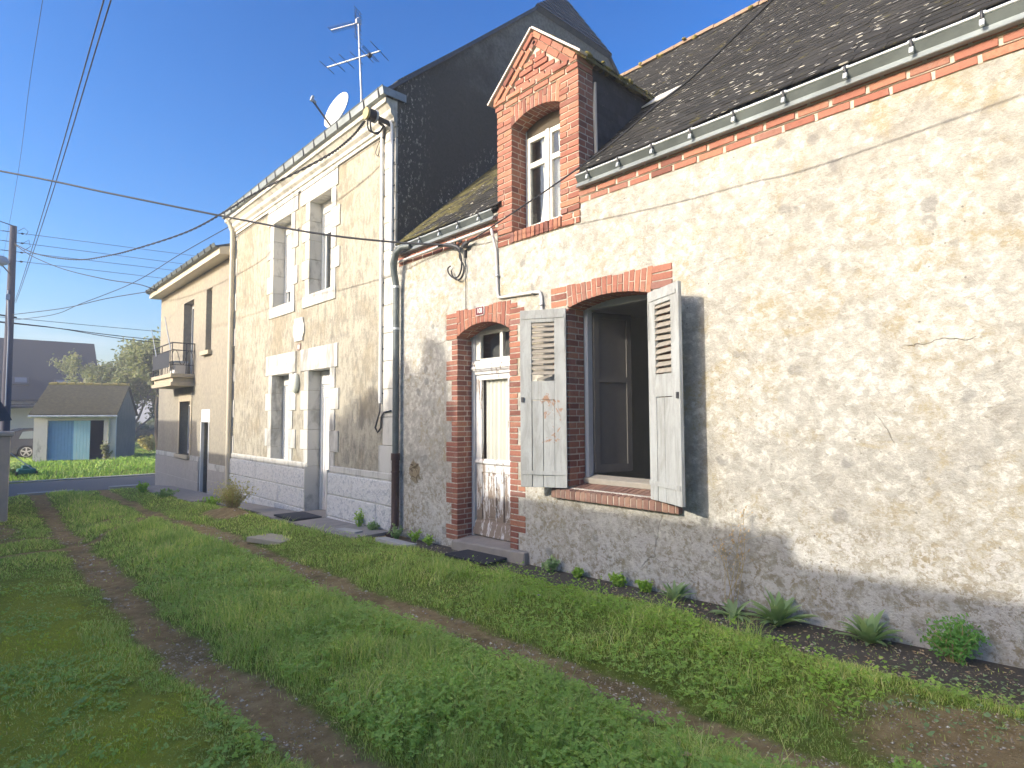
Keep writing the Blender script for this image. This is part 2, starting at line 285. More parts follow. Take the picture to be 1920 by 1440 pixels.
c = g.mix(g.rng(n, 0.35, 0.68), (0.36, 0.375, 0.37), (0.255, 0.26, 0.245)); gr_ = g.noise(16, 7, 0.75, 0.3, g.map((3, 3, 0.12))); c = g.mix(g.rng(gr_, 0.58, 0.70, 0, 0.6), c, (0.17, 0.165, 0.15)); c = g.mix(g.rng(n2, 0.60, 0.70, 0, 0.5), c, (0.24, 0.22, 0.19)); xs_, ys_, zs_ = g.xyz(); pk = g.math('MULTIPLY', g.math('MULTIPLY', g.rng(xs_, -4.15, -4.09), g.rng(xs_, -3.93, -3.88, 1, 0)), g.math('MULTIPLY', g.rng(zs_, 1.22, 1.32), g.rng(zs_, 1.70, 1.84, 1, 0))); v9 = g.noise(9, 7, 0.72, 0.8, g.map((1, 1, 0.7))); c = g.mix(g.rng(g.math('ADD', v9, g.math('MULTIPLY', pk, 0.145)), 0.685, 0.70), c, g.mix(n2, (0.24, 0.12, 0.075), (0.36, 0.25, 0.17))); g.col(c); g.bump(g.math('ADD', n2, n), 0.35, 0.005); M['shutterpaint'] = g.mat
M['bareslat'] = simple("bare_louvre_wood", (0.27, 0.245, 0.205), 0.9, 0.35, 26, bump=0.3)
M['whiteframe'] = simple("flaking_white_paint", (0.60, 0.59, 0.54), 0.7, 0.18, 22, bump=0.25)
M['greyframe'] = simple("grey_frame_paint", (0.42, 0.44, 0.46), 0.7, 0.15, 15, bump=0.2)
M['wood'] = simple("raw_wood", (0.42, 0.33, 0.22), 0.85, 0.25, 18, bump=0.2)
M['orange'] = simple("orange_wood", (0.62, 0.30, 0.09), 0.7, 0.15, 18)
M['curtain'] = simple("cream_curtain", (0.80, 0.78, 0.70), 0.95, 0.05, 4)
M['platered'] = simple("number_plate_enamel", (0.13, 0.03, 0.03), 0.35, 0.08, 20)
M['platewhite'] = simple("plate_white", (0.85, 0.84, 0.80), 0.4, 0.03, 20)
M['insul'] = simple("yellowed_insulator", (0.48, 0.38, 0.17), 0.6, 0.25, 30)
M['bluedoor'] = simple("blue_garage_paint", (0.12, 0.27, 0.48), 0.7, 0.14, 5)
g = G("pale_blue_paint", 0.7, 0.3); n = g.noise(5, 7, 0.7, 0, g.map((1, 3, 0.35))); g.col(g.mix(g.rng(n, 0.45, 0.7), (0.28, 0.50, 0.60), (0.42, 0.58, 0.62))); M['paleblue'] = g.mat  # streaked mix of two pale blues for the second door leaf
M['asphalt'] = simple("asphalt", (0.25, 0.22, 0.18), 0.95, 0.18, 20, bump=0.3, spec=0.05)
M['carpaint'] = simple("dark_grey_car_paint", (0.035, 0.042, 0.06), 0.25, 0.1, 5, metal=0.3, spec=0.6)
M['alloy'] = simple("alloy_wheel", (0.55, 0.55, 0.56), 0.35, 0.08, 10, metal=0.6)
M['polewood'] = simple("creosoted_pole", (0.075, 0.075, 0.10), 0.85, 0.3, 12, bump=0.3)
M['lampgrey'] = simple("lamp_grey", (0.36, 0.40, 0.46), 0.5, 0.08, 10)
M['green'] = simple("green_plastic", (0.05, 0.16, 0.15), 0.5, 0.2, 10)
M['mat'] = simple("black_doormat", (0.045, 0.045, 0.047), 0.95, 0.35, 60, bump=0.8)
M['bark'] = simple("grey_bark", (0.22, 0.20, 0.165), 0.95, 0.3, 12, bump=0.8)
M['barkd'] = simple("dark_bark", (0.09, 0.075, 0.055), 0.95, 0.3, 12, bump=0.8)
# thin window glass: mostly see-through, mirror-like at a slant
g = G("window_glass"); N = g.N; tr = N.new("ShaderNodeBsdfTransparent"); gl = N.new("ShaderNodeBsdfGlossy"); gl.inputs["Roughness"].default_value = 0.03; lw = N.new("ShaderNodeLayerWeight"); lw.inputs[0].default_value = 0.5; mx = N.new("ShaderNodeMixShader")
tr.inputs[0].default_value = (0.95, 0.96, 0.955, 1); g.L.new(g.math('MULTIPLY_ADD', g.math('POWER', lw.outputs['Facing'], 3.5), 0.7, 0.05), mx.inputs[0]); g.L.new(tr.outputs[0], mx.inputs[1]); g.L.new(gl.outputs[0], mx.inputs[2]); g.L.new(mx.outputs[0], N["Material Output"].inputs[0]); M['glass'] = g.mat
M['darkglass'] = simple("dark_glass", (0.03, 0.04, 0.05), 0.08, 0.1, 3, spec=0.6)
def leafmat(name, cols, rough=0.6, trans=0.9):
    g = G(name, rough, 0.25); r = g.rand(); n = len(cols)
    c = g.mix(g.rng(g.noise(1.3, 5, 0.6), 0.38, 0.66, 0, 0.55), g.ramp(r, [(i/max(1, n-1), c) for i, c in enumerate(cols)]), cols[0]); g.col(c)
    tl = g.N.new("ShaderNodeBsdfTranslucent"); ad = g.N.new("ShaderNodeAddShader"); g.L.new(g.mix(1.0, c, (trans, trans, trans*0.7), 'MULTIPLY'), tl.inputs[0])   # light passing through thin leaves
    g.L.new(g.bs.outputs[0], ad.inputs[0]); g.L.new(tl.outputs[0], ad.inputs[1]); g.L.new(ad.outputs[0], g.N["Material Output"].inputs[0])
    return g.mat
M['grass'] = leafmat("lush_grass_blades", [(0.15, 0.23, 0.05), (0.23, 0.32, 0.065), (0.31, 0.39, 0.09), (0.40, 0.43, 0.13), (0.50, 0.44, 0.22)])
M['grassy'] = leafmat("yellow_green_grass", [(0.20, 0.28, 0.02), (0.29, 0.35, 0.03), (0.38, 0.42, 0.05), (0.38, 0.35, 0.09)])
M['grassfar'] = leafmat("sunny_grass", [(0.10, 0.19, 0.03), (0.15, 0.25, 0.04), (0.20, 0.29, 0.06), (0.27, 0.30, 0.12)])
M['clover'] = leafmat("clover_leaf", [(0.16, 0.25, 0.045), (0.22, 0.32, 0.06), (0.28, 0.37, 0.085)], 0.5)
M['herb'] = leafmat("herb_leaf", [(0.15, 0.25, 0.03), (0.21, 0.32, 0.045), (0.28, 0.37, 0.065)], 0.6)
M['rosette'] = leafmat("grey_green_leaf", [(0.15, 0.22, 0.09), (0.19, 0.26, 0.12), (0.24, 0.30, 0.14)], 0.95)
M['feather'] = leafmat("feathery_green", [(0.09, 0.20, 0.04), (0.12, 0.24, 0.05)], 0.7)
M['olive'] = leafmat("olive_leaf", [(0.075, 0.095, 0.045), (0.105, 0.125, 0.055), (0.135, 0.15, 0.065), (0.17, 0.16, 0.085)], 0.7)
M['dkleaf'] = leafmat("dark_conifer", [(0.075, 0.095, 0.04), (0.11, 0.125, 0.05), (0.145, 0.15, 0.065)], 0.7)
M['yellowleaf'] = leafmat("yellow_shrub", [(0.22, 0.20, 0.07), (0.28, 0.26, 0.10), (0.32, 0.30, 0.14)], 0.7)
M['drystem'] = leafmat("dry_stem", [(0.25, 0.20, 0.11), (0.32, 0.25, 0.14)], 0.8)
M['deadleaf'] = leafmat("dead_leaf", [(0.30, 0.19, 0.10), (0.42, 0.31, 0.18), (0.50, 0.42, 0.28)], 0.8)
# ------------------------------------------------------------------ terrain
GX = [-700, -120, -60, -45, -34, -30, -27, -25.2, -24.2, -20.4, -19.8, -14.4, -12.5, -10, -7.2, -4.5, -1.4, 0, 3, 700]
GZ = [-2, -1.2, -0.7, -0.55, -0.45, -0.47, -0.52, -0.57, -0.57, -0.55, -0.45, -0.31, -0.23, -0.13, -0.07, 0.0, 0.10, 0.15, 0.2, 0.2]
_T = np.random.default_rng(3).random((256, 256))
def vnoise(x, y, s):
    x = np.asarray(x, float)*s+1000.3; y = np.asarray(y, float)*s+777.7
    xi = np.floor(x).astype(int); yi = np.floor(y).astype(int); u = x-xi; v = y-yi; u = u*u*(3-2*u); v = v*v*(3-2*v)
    a = _T[xi % 256, yi % 256]; b = _T[(xi+1) % 256, yi % 256]; c = _T[xi % 256, (yi+1) % 256]; d = _T[(xi+1) % 256, (yi+1) % 256]
    return (a*(1-u)+b*u)*(1-v)+(c*(1-u)+d*u)*v
def fbm(x, y, s, o=4):
    t = 0; a = 0.5; n = 0
    for i in range(o): t = t+a*vnoise(x, y, s); n += a; a *= 0.55; s *= 2.1
    return t/n
TRACKS = [[(3, -1.74), (-5, -1.72), (-9, -1.6), (-12.3, -1.72), (-16, -1.57), (-20.8, -1.5)],
          [(3, -3.0), (-2.2, -3.1), (-5, -3.28), (-8.3, -3.27), (-10, -3.25), (-12.3, -3.2), (-16, -3.05), (-20.8, -2.9)],
          [(-12.9, -1.72), (-11.4, -2.2), (-10.0, -3.0), (-9.2, -4.6)], [(-13.2, -1.7), (-11.0, -3.3), (-10.6, -4.9)]]
def segdist(x, y, P):
    d = np.full(np.shape(x), 1e9)
    for (ax, ay), (bx, by) in zip(P[:-1], P[1:]):
        vx, vy = bx-ax, by-ay; t = np.clip(((x-ax)*vx+(y-ay)*vy)/(vx*vx+vy*vy), 0, 1)
        d = np.minimum(d, np.hypot(x-ax-t*vx, y-ay-t*vy))
    return d
def sst(v, a, b):
    t = np.clip((v-a)/(b-a), 0, 1); return t*t*(3-2*t)
def soil(x, y):
    n = fbm(x, y, 2.2, 4)-0.5
    s = np.zeros(np.shape(x))
    for P, wd in zip(TRACKS, (0.17, 0.19, 0.11, 0.10)):
        s = np.maximum(s, 1-sst(segdist(x, y, P)+n*0.24, wd*0.15, wd*1.3))
    edge = np.where(x > -3.3, -0.34-0.14*np.clip(x+3.3, 0, 4), np.where(x > -7.2, -0.36, -0.55))   # strip along the walls
    s = np.maximum(s, sst(y+n*0.30, edge-0.05, edge+0.08)*(x < 2)*(x > -21))
    s = np.maximum(s, (1-sst(np.hypot((x+0.25)/1.0, (y+1.25)/0.42)+n*0.8, 0.6, 1.1))*0.85)
    s = np.maximum(s, (1-sst(np.hypot((x+11.0)/0.8, (y+1.0)/0.32)+n*0.6, 0.6, 1.1)))
    s = np.maximum(s, (1-sst(np.hypot((x+12.4)/1.6, (y+4.1)/0.5)+n, 0.5, 1.1))*0.7)
    return np.clip(s, 0, 1)
def gzf(x, y):
    x = np.asarray(x, float); y = np.asarray(y, float); z = np.interp(x, GX, GZ)
    lane = sst(x, -20, -18)*(1-sst(x, 3, 6))*sst(y, -8, -6)
    tr = np.minimum(segdist(x, y, TRACKS[0]), segdist(x, y, TRACKS[1]))
    z = z+lane*(-0.045*(1-sst(tr, 0.12, 0.42))+0.045*np.exp(-((y+2.45)/0.45)**2)+(fbm(x, y, 1.4, 4)-0.5)*0.07*(y < -0.15))
    z = z+0.05*np.exp(-((y+0.95)/0.3)**2)*lane
    bank = sst(-x, 25.3, 27.5)*(1-sst(-x, 60, 80)); z = z+bank*((fbm(x, y, 0.7, 4)-0.5)*0.16)
    z = z+0.10*np.exp(-(np.hypot((x+11.1)/0.5, (y+0.85)/0.25))**2)
    return z
def axis(lo, hi, step, far):
    a = list(np.arange(lo, hi+1e-6, step)); d = step; p = hi
    while p < far: d *= 1.35; p += d; a.append(p)
    d = step; p = lo
    while p > -far: d *= 1.35; p -= d; a.insert(0, p)
    return np.array(a)
xs = axis(-27, 1.6, 0.06, 190); ys = axis(-6.4, 0.2, 0.055, 190)
Xg, Yg = np.meshgrid(xs, ys, indexing='ij'); Zg = gzf(Xg, Yg); Sg = soil(Xg, Yg)
nx, ny = Xg.shape
me = bpy.data.meshes.new("ground"); idx = np.arange(nx*ny).reshape(nx, ny)
q = np.stack([idx[:-1, :-1], idx[1:, :-1], idx[1:, 1:], idx[:-1, 1:]], -1).reshape(-1, 4)
me.vertices.add(nx*ny); me.vertices.foreach_set("co", np.stack([Xg, Yg, Zg], -1).ravel())
me.loops.add(q.size); me.loops.foreach_set("vertex_index", q.ravel().astype(np.int32))
me.polygons.add(len(q)); me.polygons.foreach_set("loop_start", np.arange(0, q.size, 4, dtype=np.int32)); me.polygons.foreach_set("loop_total", np.full(len(q), 4, np.int32))
me.polygons.foreach_set("use_smooth", np.ones(len(q), bool)); me.update(calc_edges=True)
at = me.attributes.new("soil", 'FLOAT', 'POINT'); at.data.foreach_set("value", Sg.ravel().astype(np.float32))
g = G("lane_ground", 0.97, 0.15); so_ = g.attr("soil").outputs["Fac"]; x, y, z = g.xyz()
n1 = g.noise(1.3, 6, 0.6, 0.3); n2 = g.noise(9, 7, 0.7); n3 = g.noise(55, 5, 0.75)
gr = g.ramp(n2, [(0.3, (0.16, 0.20, 0.035)), (0.5, (0.24, 0.29, 0.05)), (0.7, (0.33, 0.36, 0.085))])
mossy = g.math('MULTIPLY', g.rng(g.math('ADD', y, g.math('MULTIPLY', g.math('SUBTRACT', n1, 0.5), 1.6)), -3.75, -3.3, 1, 0), g.rng(x, -9, -5.5))
gr = g.mix(mossy, gr, g.mix(n2, (0.30, 0.36, 0.035), (0.60, 0.60, 0.08)))
dirt = g.ramp(n2, [(0.28, (0.30, 0.20, 0.085)), (0.5, (0.46, 0.325, 0.15)), (0.72, (0.60, 0.455, 0.235))]); dirt = g.mix(g.rng(n3, 0.55, 0.72, 0, 0.55), dirt, (0.34, 0.29, 0.22))
dirt = g.mix(g.rng(n1, 0.5, 0.65, 0, 0.45), dirt, (0.11, 0.11, 0.045))
wl = g.math('MULTIPLY', g.rng(y, -0.85, -0.5), g.math('MULTIPLY', g.rng(x, -6.9, -6.6), 1.0)); bit = g.mix(g.rng(n3, 0.62, 0.72, 0, 0.35), g.mix(n2, (0.13, 0.11, 0.085), (0.22, 0.19, 0.145)), (0.36, 0.34, 0.3))
dirt = g.mix(wl, dirt, bit)
g.col(g.mix(g.rng(g.math('ADD', so_, g.math('MULTIPLY', g.math('SUBTRACT', n2, 0.5), 0.9)), 0.2, 0.85), gr, dirt)); g.bump(g.math('ADD', n2, g.math('MULTIPLY', n3, 0.9)), 1.0, 0.05); M['ground'] = g.mat
me.materials.append(M['ground'])
ground = bpy.data.objects.new("ground", me); COL.objects.link(ground); ground["kind"] = 'structure'

# crossing road beyond the lane
def strip(name, A0, A1, B0, B1, n, dz, mat, kind='structure'):
    mb = MB(); vs = []
    for i in range(n+1):
        t = i/n
        for P, Q in ((A0, A1), (B0, B1)):
            X = P[0]+(Q[0]-P[0])*t; Y = P[1]+(Q[1]-P[1])*t; vs.append((X, Y, -0.55+dz))
    mb.add(vs, [(2*i, 2*i+1, 2*i+3, 2*i+2) for i in range(n)]); return struct(name, mb, mat)
strip("road", (-20.85, -60), (-20.65, 60), (-25.6, -60), (-23.9, 60), 8, 0.012, M['asphalt'])
mb = MB(); mb.box(-25.75, -25.45, -60, -2.9, -0.70, -0.53); mb.hexa([(-25.45, -2.9, -0.7), (-25.2, -2.9, -0.7), (-23.75, 60, -0.7), (-24.0, 60, -0.7), (-25.45, -2.9, -0.525), (-25.2, -2.9, -0.525), (-23.75, 60, -0.525), (-24.0, 60, -0.525)]); struct("kerb", mb, M['kerbstone'])
mb = MB(); mb.box(-20.72, -20.45, -3.3, -2.1, -0.75, -0.46); mb.box(-20.72, -20.4, -1.25, -0.3, -0.75, -0.44); struct("lane_kerb", mb, M['kerbstone'])
# pavement slabs along the tall and the balcony house
mb = MB()
def slab(x0, x1, y0, z0, z1, y1=-0.0):
    mb.hexa([(x0, y0, z0-0.25), (x1, y0, z1-0.25), (x1, y1, z1-0.25), (x0, y1, z0-0.25), (x0, y0, z0), (x1, y0, z1), (x1, y1, z1+0.01), (x0, y1, z0+0.01)])
for a, b in ((-10.6, -9.25), (-9.23, -8.2), (-8.18, -7.15)): slab(a, b, -0.62, np.interp(a, GX, GZ)+0.035, np.interp(b, GX, GZ)+0.035)
for a, b in ((-14.0, -12.3), (-12.28, -10.62)): slab(a, b, -0.5, np.interp(a, GX, GZ)+0.03, np.interp(b, GX, GZ)+0.03)
for a, b in ((-20.6, -18.6), (-18.58, -16.6), (-16.58, -14.1)): slab(a, b, -0.85, np.interp(a, GX, GZ)+0.04, np.interp(b, GX, GZ)+0.04)
struct("pavement", mb, M['paving'])

# ------------------------------------------------------------------ brick and wall builders
def wall_xz(mb, x0, x1, z0, z1, y0, y1, holes, mi=0):
    X = sorted({x0, x1, *[h[0] for h in holes], *[h[1] for h in holes]}); Z = sorted({z0, z1, *[h[2] for h in holes], *[h[3] for h in holes]})
    for i in range(len(X)-1):
        for k in range(len(Z)-1):
            cx, cz = (X[i]+X[i+1])/2, (Z[k]+Z[k+1])/2
            if any(h[0] < cx < h[1] and h[2] < cz < h[3] for h in holes): continue
            a, b, c, d = X[i], X[i+1], Z[k], Z[k+1]
            mb.quad((a, y0, c), (b, y0, c), (b, y0, d), (a, y0, d), mi); mb.quad((a, y1, c), (a, y1, d), (b, y1, d), (b, y1, c), mi)
    for a, b, c, d in holes:
        mb.quad((a, y0, c), (a, y0, d), (a, y1, d), (a, y1, c), mi); mb.quad((b, y0, c), (b, y1, c), (b, y1, d), (b, y0, d), mi)
        if d < z1-0.001: mb.quad((a, y0, d), (b, y0, d), (b, y1, d), (a, y1, d), mi)
        mb.quad((a, y0, c), (a, y1, c), (b, y1, c), (b, y0, c), mi)
    mb.quad((x0, y0, z0), (x0, y0, z1), (x0, y1, z1), (x0, y1, z0), mi); mb.quad((x1, y0, z0), (x1, y1, z0), (x1, y1, z1), (x1, y0, z1), mi)
J = 0.0115
def brick(mb, x0, x1, y0, y1, z0, z1):
    e = lambda: random.uniform(-0.0022, 0.0022)
    dy = random.uniform(-0.004, 0.002)
    p = [(x0+e(), y0+dy, z0+e()), (x1+e(), y0+dy+e(), z0+e()), (x1+e(), y1, z0), (x0+e(), y1, z0), (x0+e(), y0+dy+e(), z1+e()), (x1+e(), y0+dy, z1+e()), (x1+e(), y1, z1), (x0+e(), y1, z1)]
    mb.hexa(p, 0)
def course(mb, x0, x1, y0, y1, z0, z1, off, L=0.22, depths=None):
    """one course of bricks between x0 and x1, joints J, split in depth for jamb faces"""
    x = x0-off
    while x < x1-0.012:
        a, b = max(x, x0), min(x+L, x1)
        if b-a > 0.02: brick(mb, a, b-J if b < x1 else b, y0, y1, z0+J/2, z1-J/2)
        x += L+J
def arch(mb, x0, x1, spring, rise, top, y0, y1, n, split=True):
    """flat-topped segmental arch of upright bricks"""
    hw = (x1-x0)/2; xc = (x0+x1)/2; rad = (hw*hw+rise*rise)/(2*rise)
    cz = spring+rise-rad
    intr = lambda x: cz+math.sqrt(max(0, rad*rad-(x-xc)**2))
    for i in range(n):
        a0 = -1+2*i/n; a1 = -1+2*(i+1)/n; lean = 0.16
        xa, xb = xc+a0*hw+J/2, xc+a1*hw-J/2
        ta, tb = xc+a0*hw*(1+lean*0.35)+J/2, xc+a1*hw*(1+lean*0.35)-J/2
        za, zb = intr(xa), intr(xb); zt = top+random.uniform(-0.012, 0.008)
        dy = random.uniform(-0.004, 0.002)
        cuts = [0, 1]
        if split and i % 2 == 0: cuts = [0, 0.47, 1]
        for u, v in zip(cuts[:-1], cuts[1:]):
            u2 = u+0.02 if u > 0 else u; v2 = v-0.02 if v < 1 else v
            L = lambda s, w: (s[0]+(w[0]-s[0]), )
            pa = lambda t: (xa+(ta-xa)*t, za+(zt-za)*t); pb = lambda t: (xb+(tb-xb)*t, zb+(zt-zb)*t)
            p, q, r, s = pa(u2), pb(u2), pb(v2), pa(v2)
            ym = y0+(y1-y0)*(0.5 if i % 2 else 0.62)
            for k, (ya, yb) in enumerate(((y0+dy, ym-J/2), (ym+J/2, y1))):
                if k and u > 0: continue
                mb.hexa([(p[0], ya, p[1]), (q[0], ya, q[1]), (q[0], yb, q[1]), (p[0], yb, p[1]), (s[0], ya, s[1]), (r[0], ya, r[1]), (r[0], yb, r[1]), (s[0], yb, s[1])], 0)
    pts = []
    for i in range(n+1):
        xx = x0+(x1-x0)*i/n; pts.append((xx, intr(xx)+0.004))
    for (xa, za), (xb, zb) in zip(pts[:-1], pts[1:]):
        mb.hexa([(xa, y0+0.006, za), (xb, y0+0.006, zb), (xb, y1-0.004, zb), (xa, y1-0.004, za), (xa, y0+0.006, top-0.012), (xb, y0+0.006, top-0.012), (xb, y1-0.004, top-0.012), (xa, y1-0.004, top-0.012)], 1)
    return intr
def jamb(mb, xo, side, z0, z1, ch, yf, depth, wide, narrow, per, start=0):
    """toothed brick jamb: xo = edge of the opening, side = -1 left jamb / +1 right jamb; real bricks through the reveal"""
    n = int((z1-z0)/ch+0.5)
    for i in range(n):
        za, zb = z0+i*ch, z0+(i+1)*ch
        wd = wide if ((i+start)//per) % 2 == 0 else narrow
        a, b = (xo-wd, xo) if side < 0 else (xo, xo+wd)
        ym = yf+depth*(0.48 if i % 2 else 0.66)
        if wd > 0.18 and i % 2:
            m = (a+b)/2+random.uniform(-0.01, 0.01) if wd < 0.24 else a+0.115
            fr = [(a, m-J/2), (m+J/2, b)] if random.random() < 0.25 else [(a, b)]
        else: fr = [(a, b)]
        for (p, q_) in fr: brick(mb, p, q_, yf, ym-J/2, za+J/2, zb-J/2)
        brick(mb, a, b, ym+J/2, yf+depth, za+J/2, zb-J/2)
        mb.box(a+0.003, b-0.003, yf+0.007, yf+depth-0.003, za-0.001 if i else za, zb+0.001 if i < n-1 else zb, 1)

def slates(mb, x0, x1, P0, up, length, expo=0.105, wid=0.20, lift=0.010, sag=0.0, clip=None):
    """overlapping slates on a slope that starts at P0=(y,z) and climbs along up=(uy,uz)"""
    uy, uz = up; ny_, nz_ = -uz, uy; rows = int(length/expo)
    for r in range(rows+1):
        d0 = r*expo; x = x0-(0.5*wid if r % 2 else 0)-random.uniform(0, 0.02)
        while x < x1:
            wv = wid+random.uniform(-0.012, 0.012); a = max(x, x0); b = min(x+wv-0.004, x1); x += wv
            if b-a < 0.03: continue
            cx = (a+b)/2; d = d0+random.uniform(-0.006, 0.006); d1 = min(d+expo*1.9, length+0.02)
            if clip and not clip(cx, d0): continue
            s = sag*(math.sin(cx*1.1+0.6)*math.sin(math.pi*min(1, d0/length))+0.35*math.sin(cx*2.7+d0*1.3))
            l0 = lift+random.uniform(-0.002, 0.004)+s; l1 = s+0.001; th = 0.006
            pt = lambda xx, dd, h: (xx, P0[0]+uy*dd+ny_*h, P0[1]+uz*dd+nz_*h)
            tw = random.uniform(-0.002, 0.002)
            mb.add([pt(a, d, l0+tw), pt(b, d, l0-tw), pt(b, d1, l1), pt(a, d1, l1), pt(a, d, l0+tw-th-0.004), pt(b, d, l0-tw-th-0.004)], [(0, 1, 2, 3), (4, 5, 1, 0)], 0)

# ================================================================== NEAR HOUSE
near = thing("brick_trimmed_house", "old low house of blotched lime render with red brick trim and slate roof", "house", (-3.2, 0, 0.1))
HX0, HX1 = -7.07, 1.6
DO = (-5.68, -4.74, 0.06, 2.84); DOH = (-5.695, -4.725, 0.04, 2.83)          # door hole
WO = (-3.87, -2.90, 0.86, 2.87); WOH = (-3.885, -2.885, 0.85, 2.86)          # window hole
DW = (-4.68, -3.955, 3.59, 5.03)
mb = MB(); wall_xz(mb, HX0, HX1, -0.6, 3.9, 0, 0.40, [DOH, WOH, (-4.695, -3.94, 3.57, 3.9)])
mb.quad((HX0, 0.4, -0.6), (HX0, 7.4, -0.6), (HX0, 7.4, 3.9), (HX0, 0.4, 3.9)); mb.quad((HX1, 0.4, -0.6), (HX1, 7.4, -0.6), (HX1, 7.4, 3.9), (HX1, 0.4, 3.9)); mb.quad((HX0, 7.4, -0.6), (HX1, 7.4, -0.6), (HX1, 7.4, 3.9), (HX0, 7.4, 3.9))
mb.add([(HX1, 0, 3.9), (HX1, 7.4, 3.9), (HX1, 3.7, 7.3)], [(0, 1, 2)])
part("wall", mb, M['lime'], near)
# roof
UPN = (0.7377, 0.6751)                   # 42.5 degrees
mb = MB(); RL = 5.02
slates(mb, HX0+0.06, HX1, (-0.075, 3.945), UPN, RL, sag=0.022, clip=lambda cx, d: not (-4.93 < cx < -3.69 and d*UPN[0] < 1.35))
y1, z1 = -0.075+UPN[0]*RL, 3.945+UPN[1]*RL
yv, zv = 1.2, 3.89+1.3*0.9152
for xa, xb, ya, za in ((HX0+0.04, -4.9, -0.07, 3.92), (-3.72, HX1, -0.07, 3.92), (-4.9, -3.72, yv, zv)): mb.add([(xa, ya, za), (xb, ya, za), (xb, y1, z1-0.03), (xa, y1, z1-0.03)], [(0, 1, 2, 3)])
mb.add([(HX0+0.04, y1, z1-0.03), (HX1, y1, z1-0.03), (HX1, 7.6, 3.9), (HX0+0.04, 7.6, 3.9)], [(0, 1, 2, 3)])
roof = part("roof", mb, M['slate'], near, fix=False)
mb = MB(); xr = HX0+0.05
while xr < HX1:
    l = random.uniform(0.30, 0.36); jz = random.uniform(-0.012, 0.012)
    pts = [(y1+0.11*math.sin(a), z1-0.075+jz+0.125*math.cos(a)) for a in [R(t) for t in range(-80, 81, 20)]]
    mb.prism_x(pts, xr, xr+l-0.01); xr += l
part("ridge_tile_row", mb, M['ridge'], roof)
mb = MB(); rr = random.Random(4)
for i in range(70):
    xx = rr.uniform(HX0, HX1); mb.ball((xx, y1+rr.uniform(-0.14, 0.02), z1-0.03+rr.uniform(-0.05, 0.035)), rr.uniform(0.02, 0.06), 0.04, rr.uniform(0.015, 0.035), 6, 4)
part("ridge_moss", mb, M['moss'], roof)["kind"] = "stuff"
mb = MB(); mb.obox((-3.50, 1.17, 5.105), (0.16, 0, 0), (0.05, 0.11*UPN[0], 0.11*UPN[1]), (0, -0.006*UPN[1], 0.006*UPN[0])); part("pale_patch_sheet", mb, simple("white_flashing", (0.62, 0.60, 0.54), 0.6, 0.15, 6), roof, "pale patch of sheet on the roof by the dormer")
# eaves brick band, three stepped courses
for nm, (xa, xb) in (("eaves_brick_band", (-3.70, -0.36)), ("eaves_brick_band", (-7.02, -4.92))):
    mb = MB()
    course(mb, xa, xb, -0.010, 0.2, 3.652, 3.714, 0.10); course(mb, xa, xb, -0.022, 0.2, 3.714, 3.777, 0.0); course(mb, xa, xb, -0.034, 0.2, 3.777, 3.84, 0.14)
    mb.box(xa, xb, -0.004, 0.2, 3.655, 3.714, 1); mb.box(xa, xb, -0.015, 0.2, 3.7141, 3.777, 1); mb.box(xa, xb, -0.027, 0.2, 3.7771, 3.842, 1)
    part(nm, mb, [M['brick'], M['mortar']], near, bevel=0.003)
# gutter standing on the eaves
for xa, xb, hooks in ((-3.68, HX1, [-3.52, -3.16, -2.8, -2.43, -2.06, -1.68, -1.27, -0.89, -0.54, -0.15, 0.25, 0.7]), (-6.95, -4.93, [-6.36, -5.92, -5.54, -5.15])):
    mb = MB()
    mb.prism_x([(-0.088, 3.787), (-0.092, 3.792), (-0.066, 3.836), (-0.040, 3.845), (-0.040, 3.787)], xa, xb, 1)
    mb.prism_x([(-0.066, 3.8365), (-0.102, 3.897), (-0.096, 3.899), (-0.060, 3.8385)], xa, xb, 0)
    mb.tube([(xa, -0.098, 3.902), (xb, -0.098, 3.902)], 0.011, 8, 2)
    gt = part("gutter", mb, [M['zincd'], M['zinc'], M['zincb']], near)
    for hx in hooks:
        h = MB(); h.tube([(hx, -0.098, 3.917), (hx, -0.118, 3.902), (hx, -0.106, 3.875), (hx, -0.104, 3.85)], 0.009, 6, 0); h.obox((hx, -0.112, 3.843), (0.012, 0, 0), (0, 0.012, 0), (0, 0.006, 0.020), 1)
        h.tube([(hx-0.02, -0.098, 3.904), (hx+0.02, -0.098, 3.904)], 0.0155, 8, 1)
        part("bracket", h, [M['darkmetal'], M['zincb']], gt)
# downpipe at the corner with its swan neck
mb = MB()
mb.tube([(-6.60, -0.09, 3.84), (-6.74, -0.13, 3.85), (-6.86, -0.155, 3.79), (-6.925, -0.15, 3.65), (-6.945, -0.125, 3.52), (-6.95, -0.10, 3.42), (-6.95, -0.085, 3.30), (-6.95, -0.085, 1.0)], [0.042, 0.047, 0.047, 0.047, 0.046, 0.045, 0.045, 0.045], 14)
for zz in (2.75, 3.33): mb.tube([(-6.95, -0.085, zz), (-6.95, -0.085, zz+0.03)], 0.053, 14, 1)
dp = part("downpipe", mb, [M['zincd'], M['zincb']], near)
mb = MB(); mb.tube([(-6.95, -0.085, 1.06), (-6.95, -0.085, 0.97), (-6.95, -0.085, 0.96), (-6.95, -0.085, 0.1), (-6.95, -0.12, 0.0), (-6.95, -0.19, -0.05)], [0.062, 0.062, 0.053, 0.053, 0.053, 0.055], 14); mb.tube([(-6.95, -0.085, 0.80), (-6.95, -0.085, 0.82)], 0.06, 14)
part("cast_iron_foot", mb, M['iron'], dp)
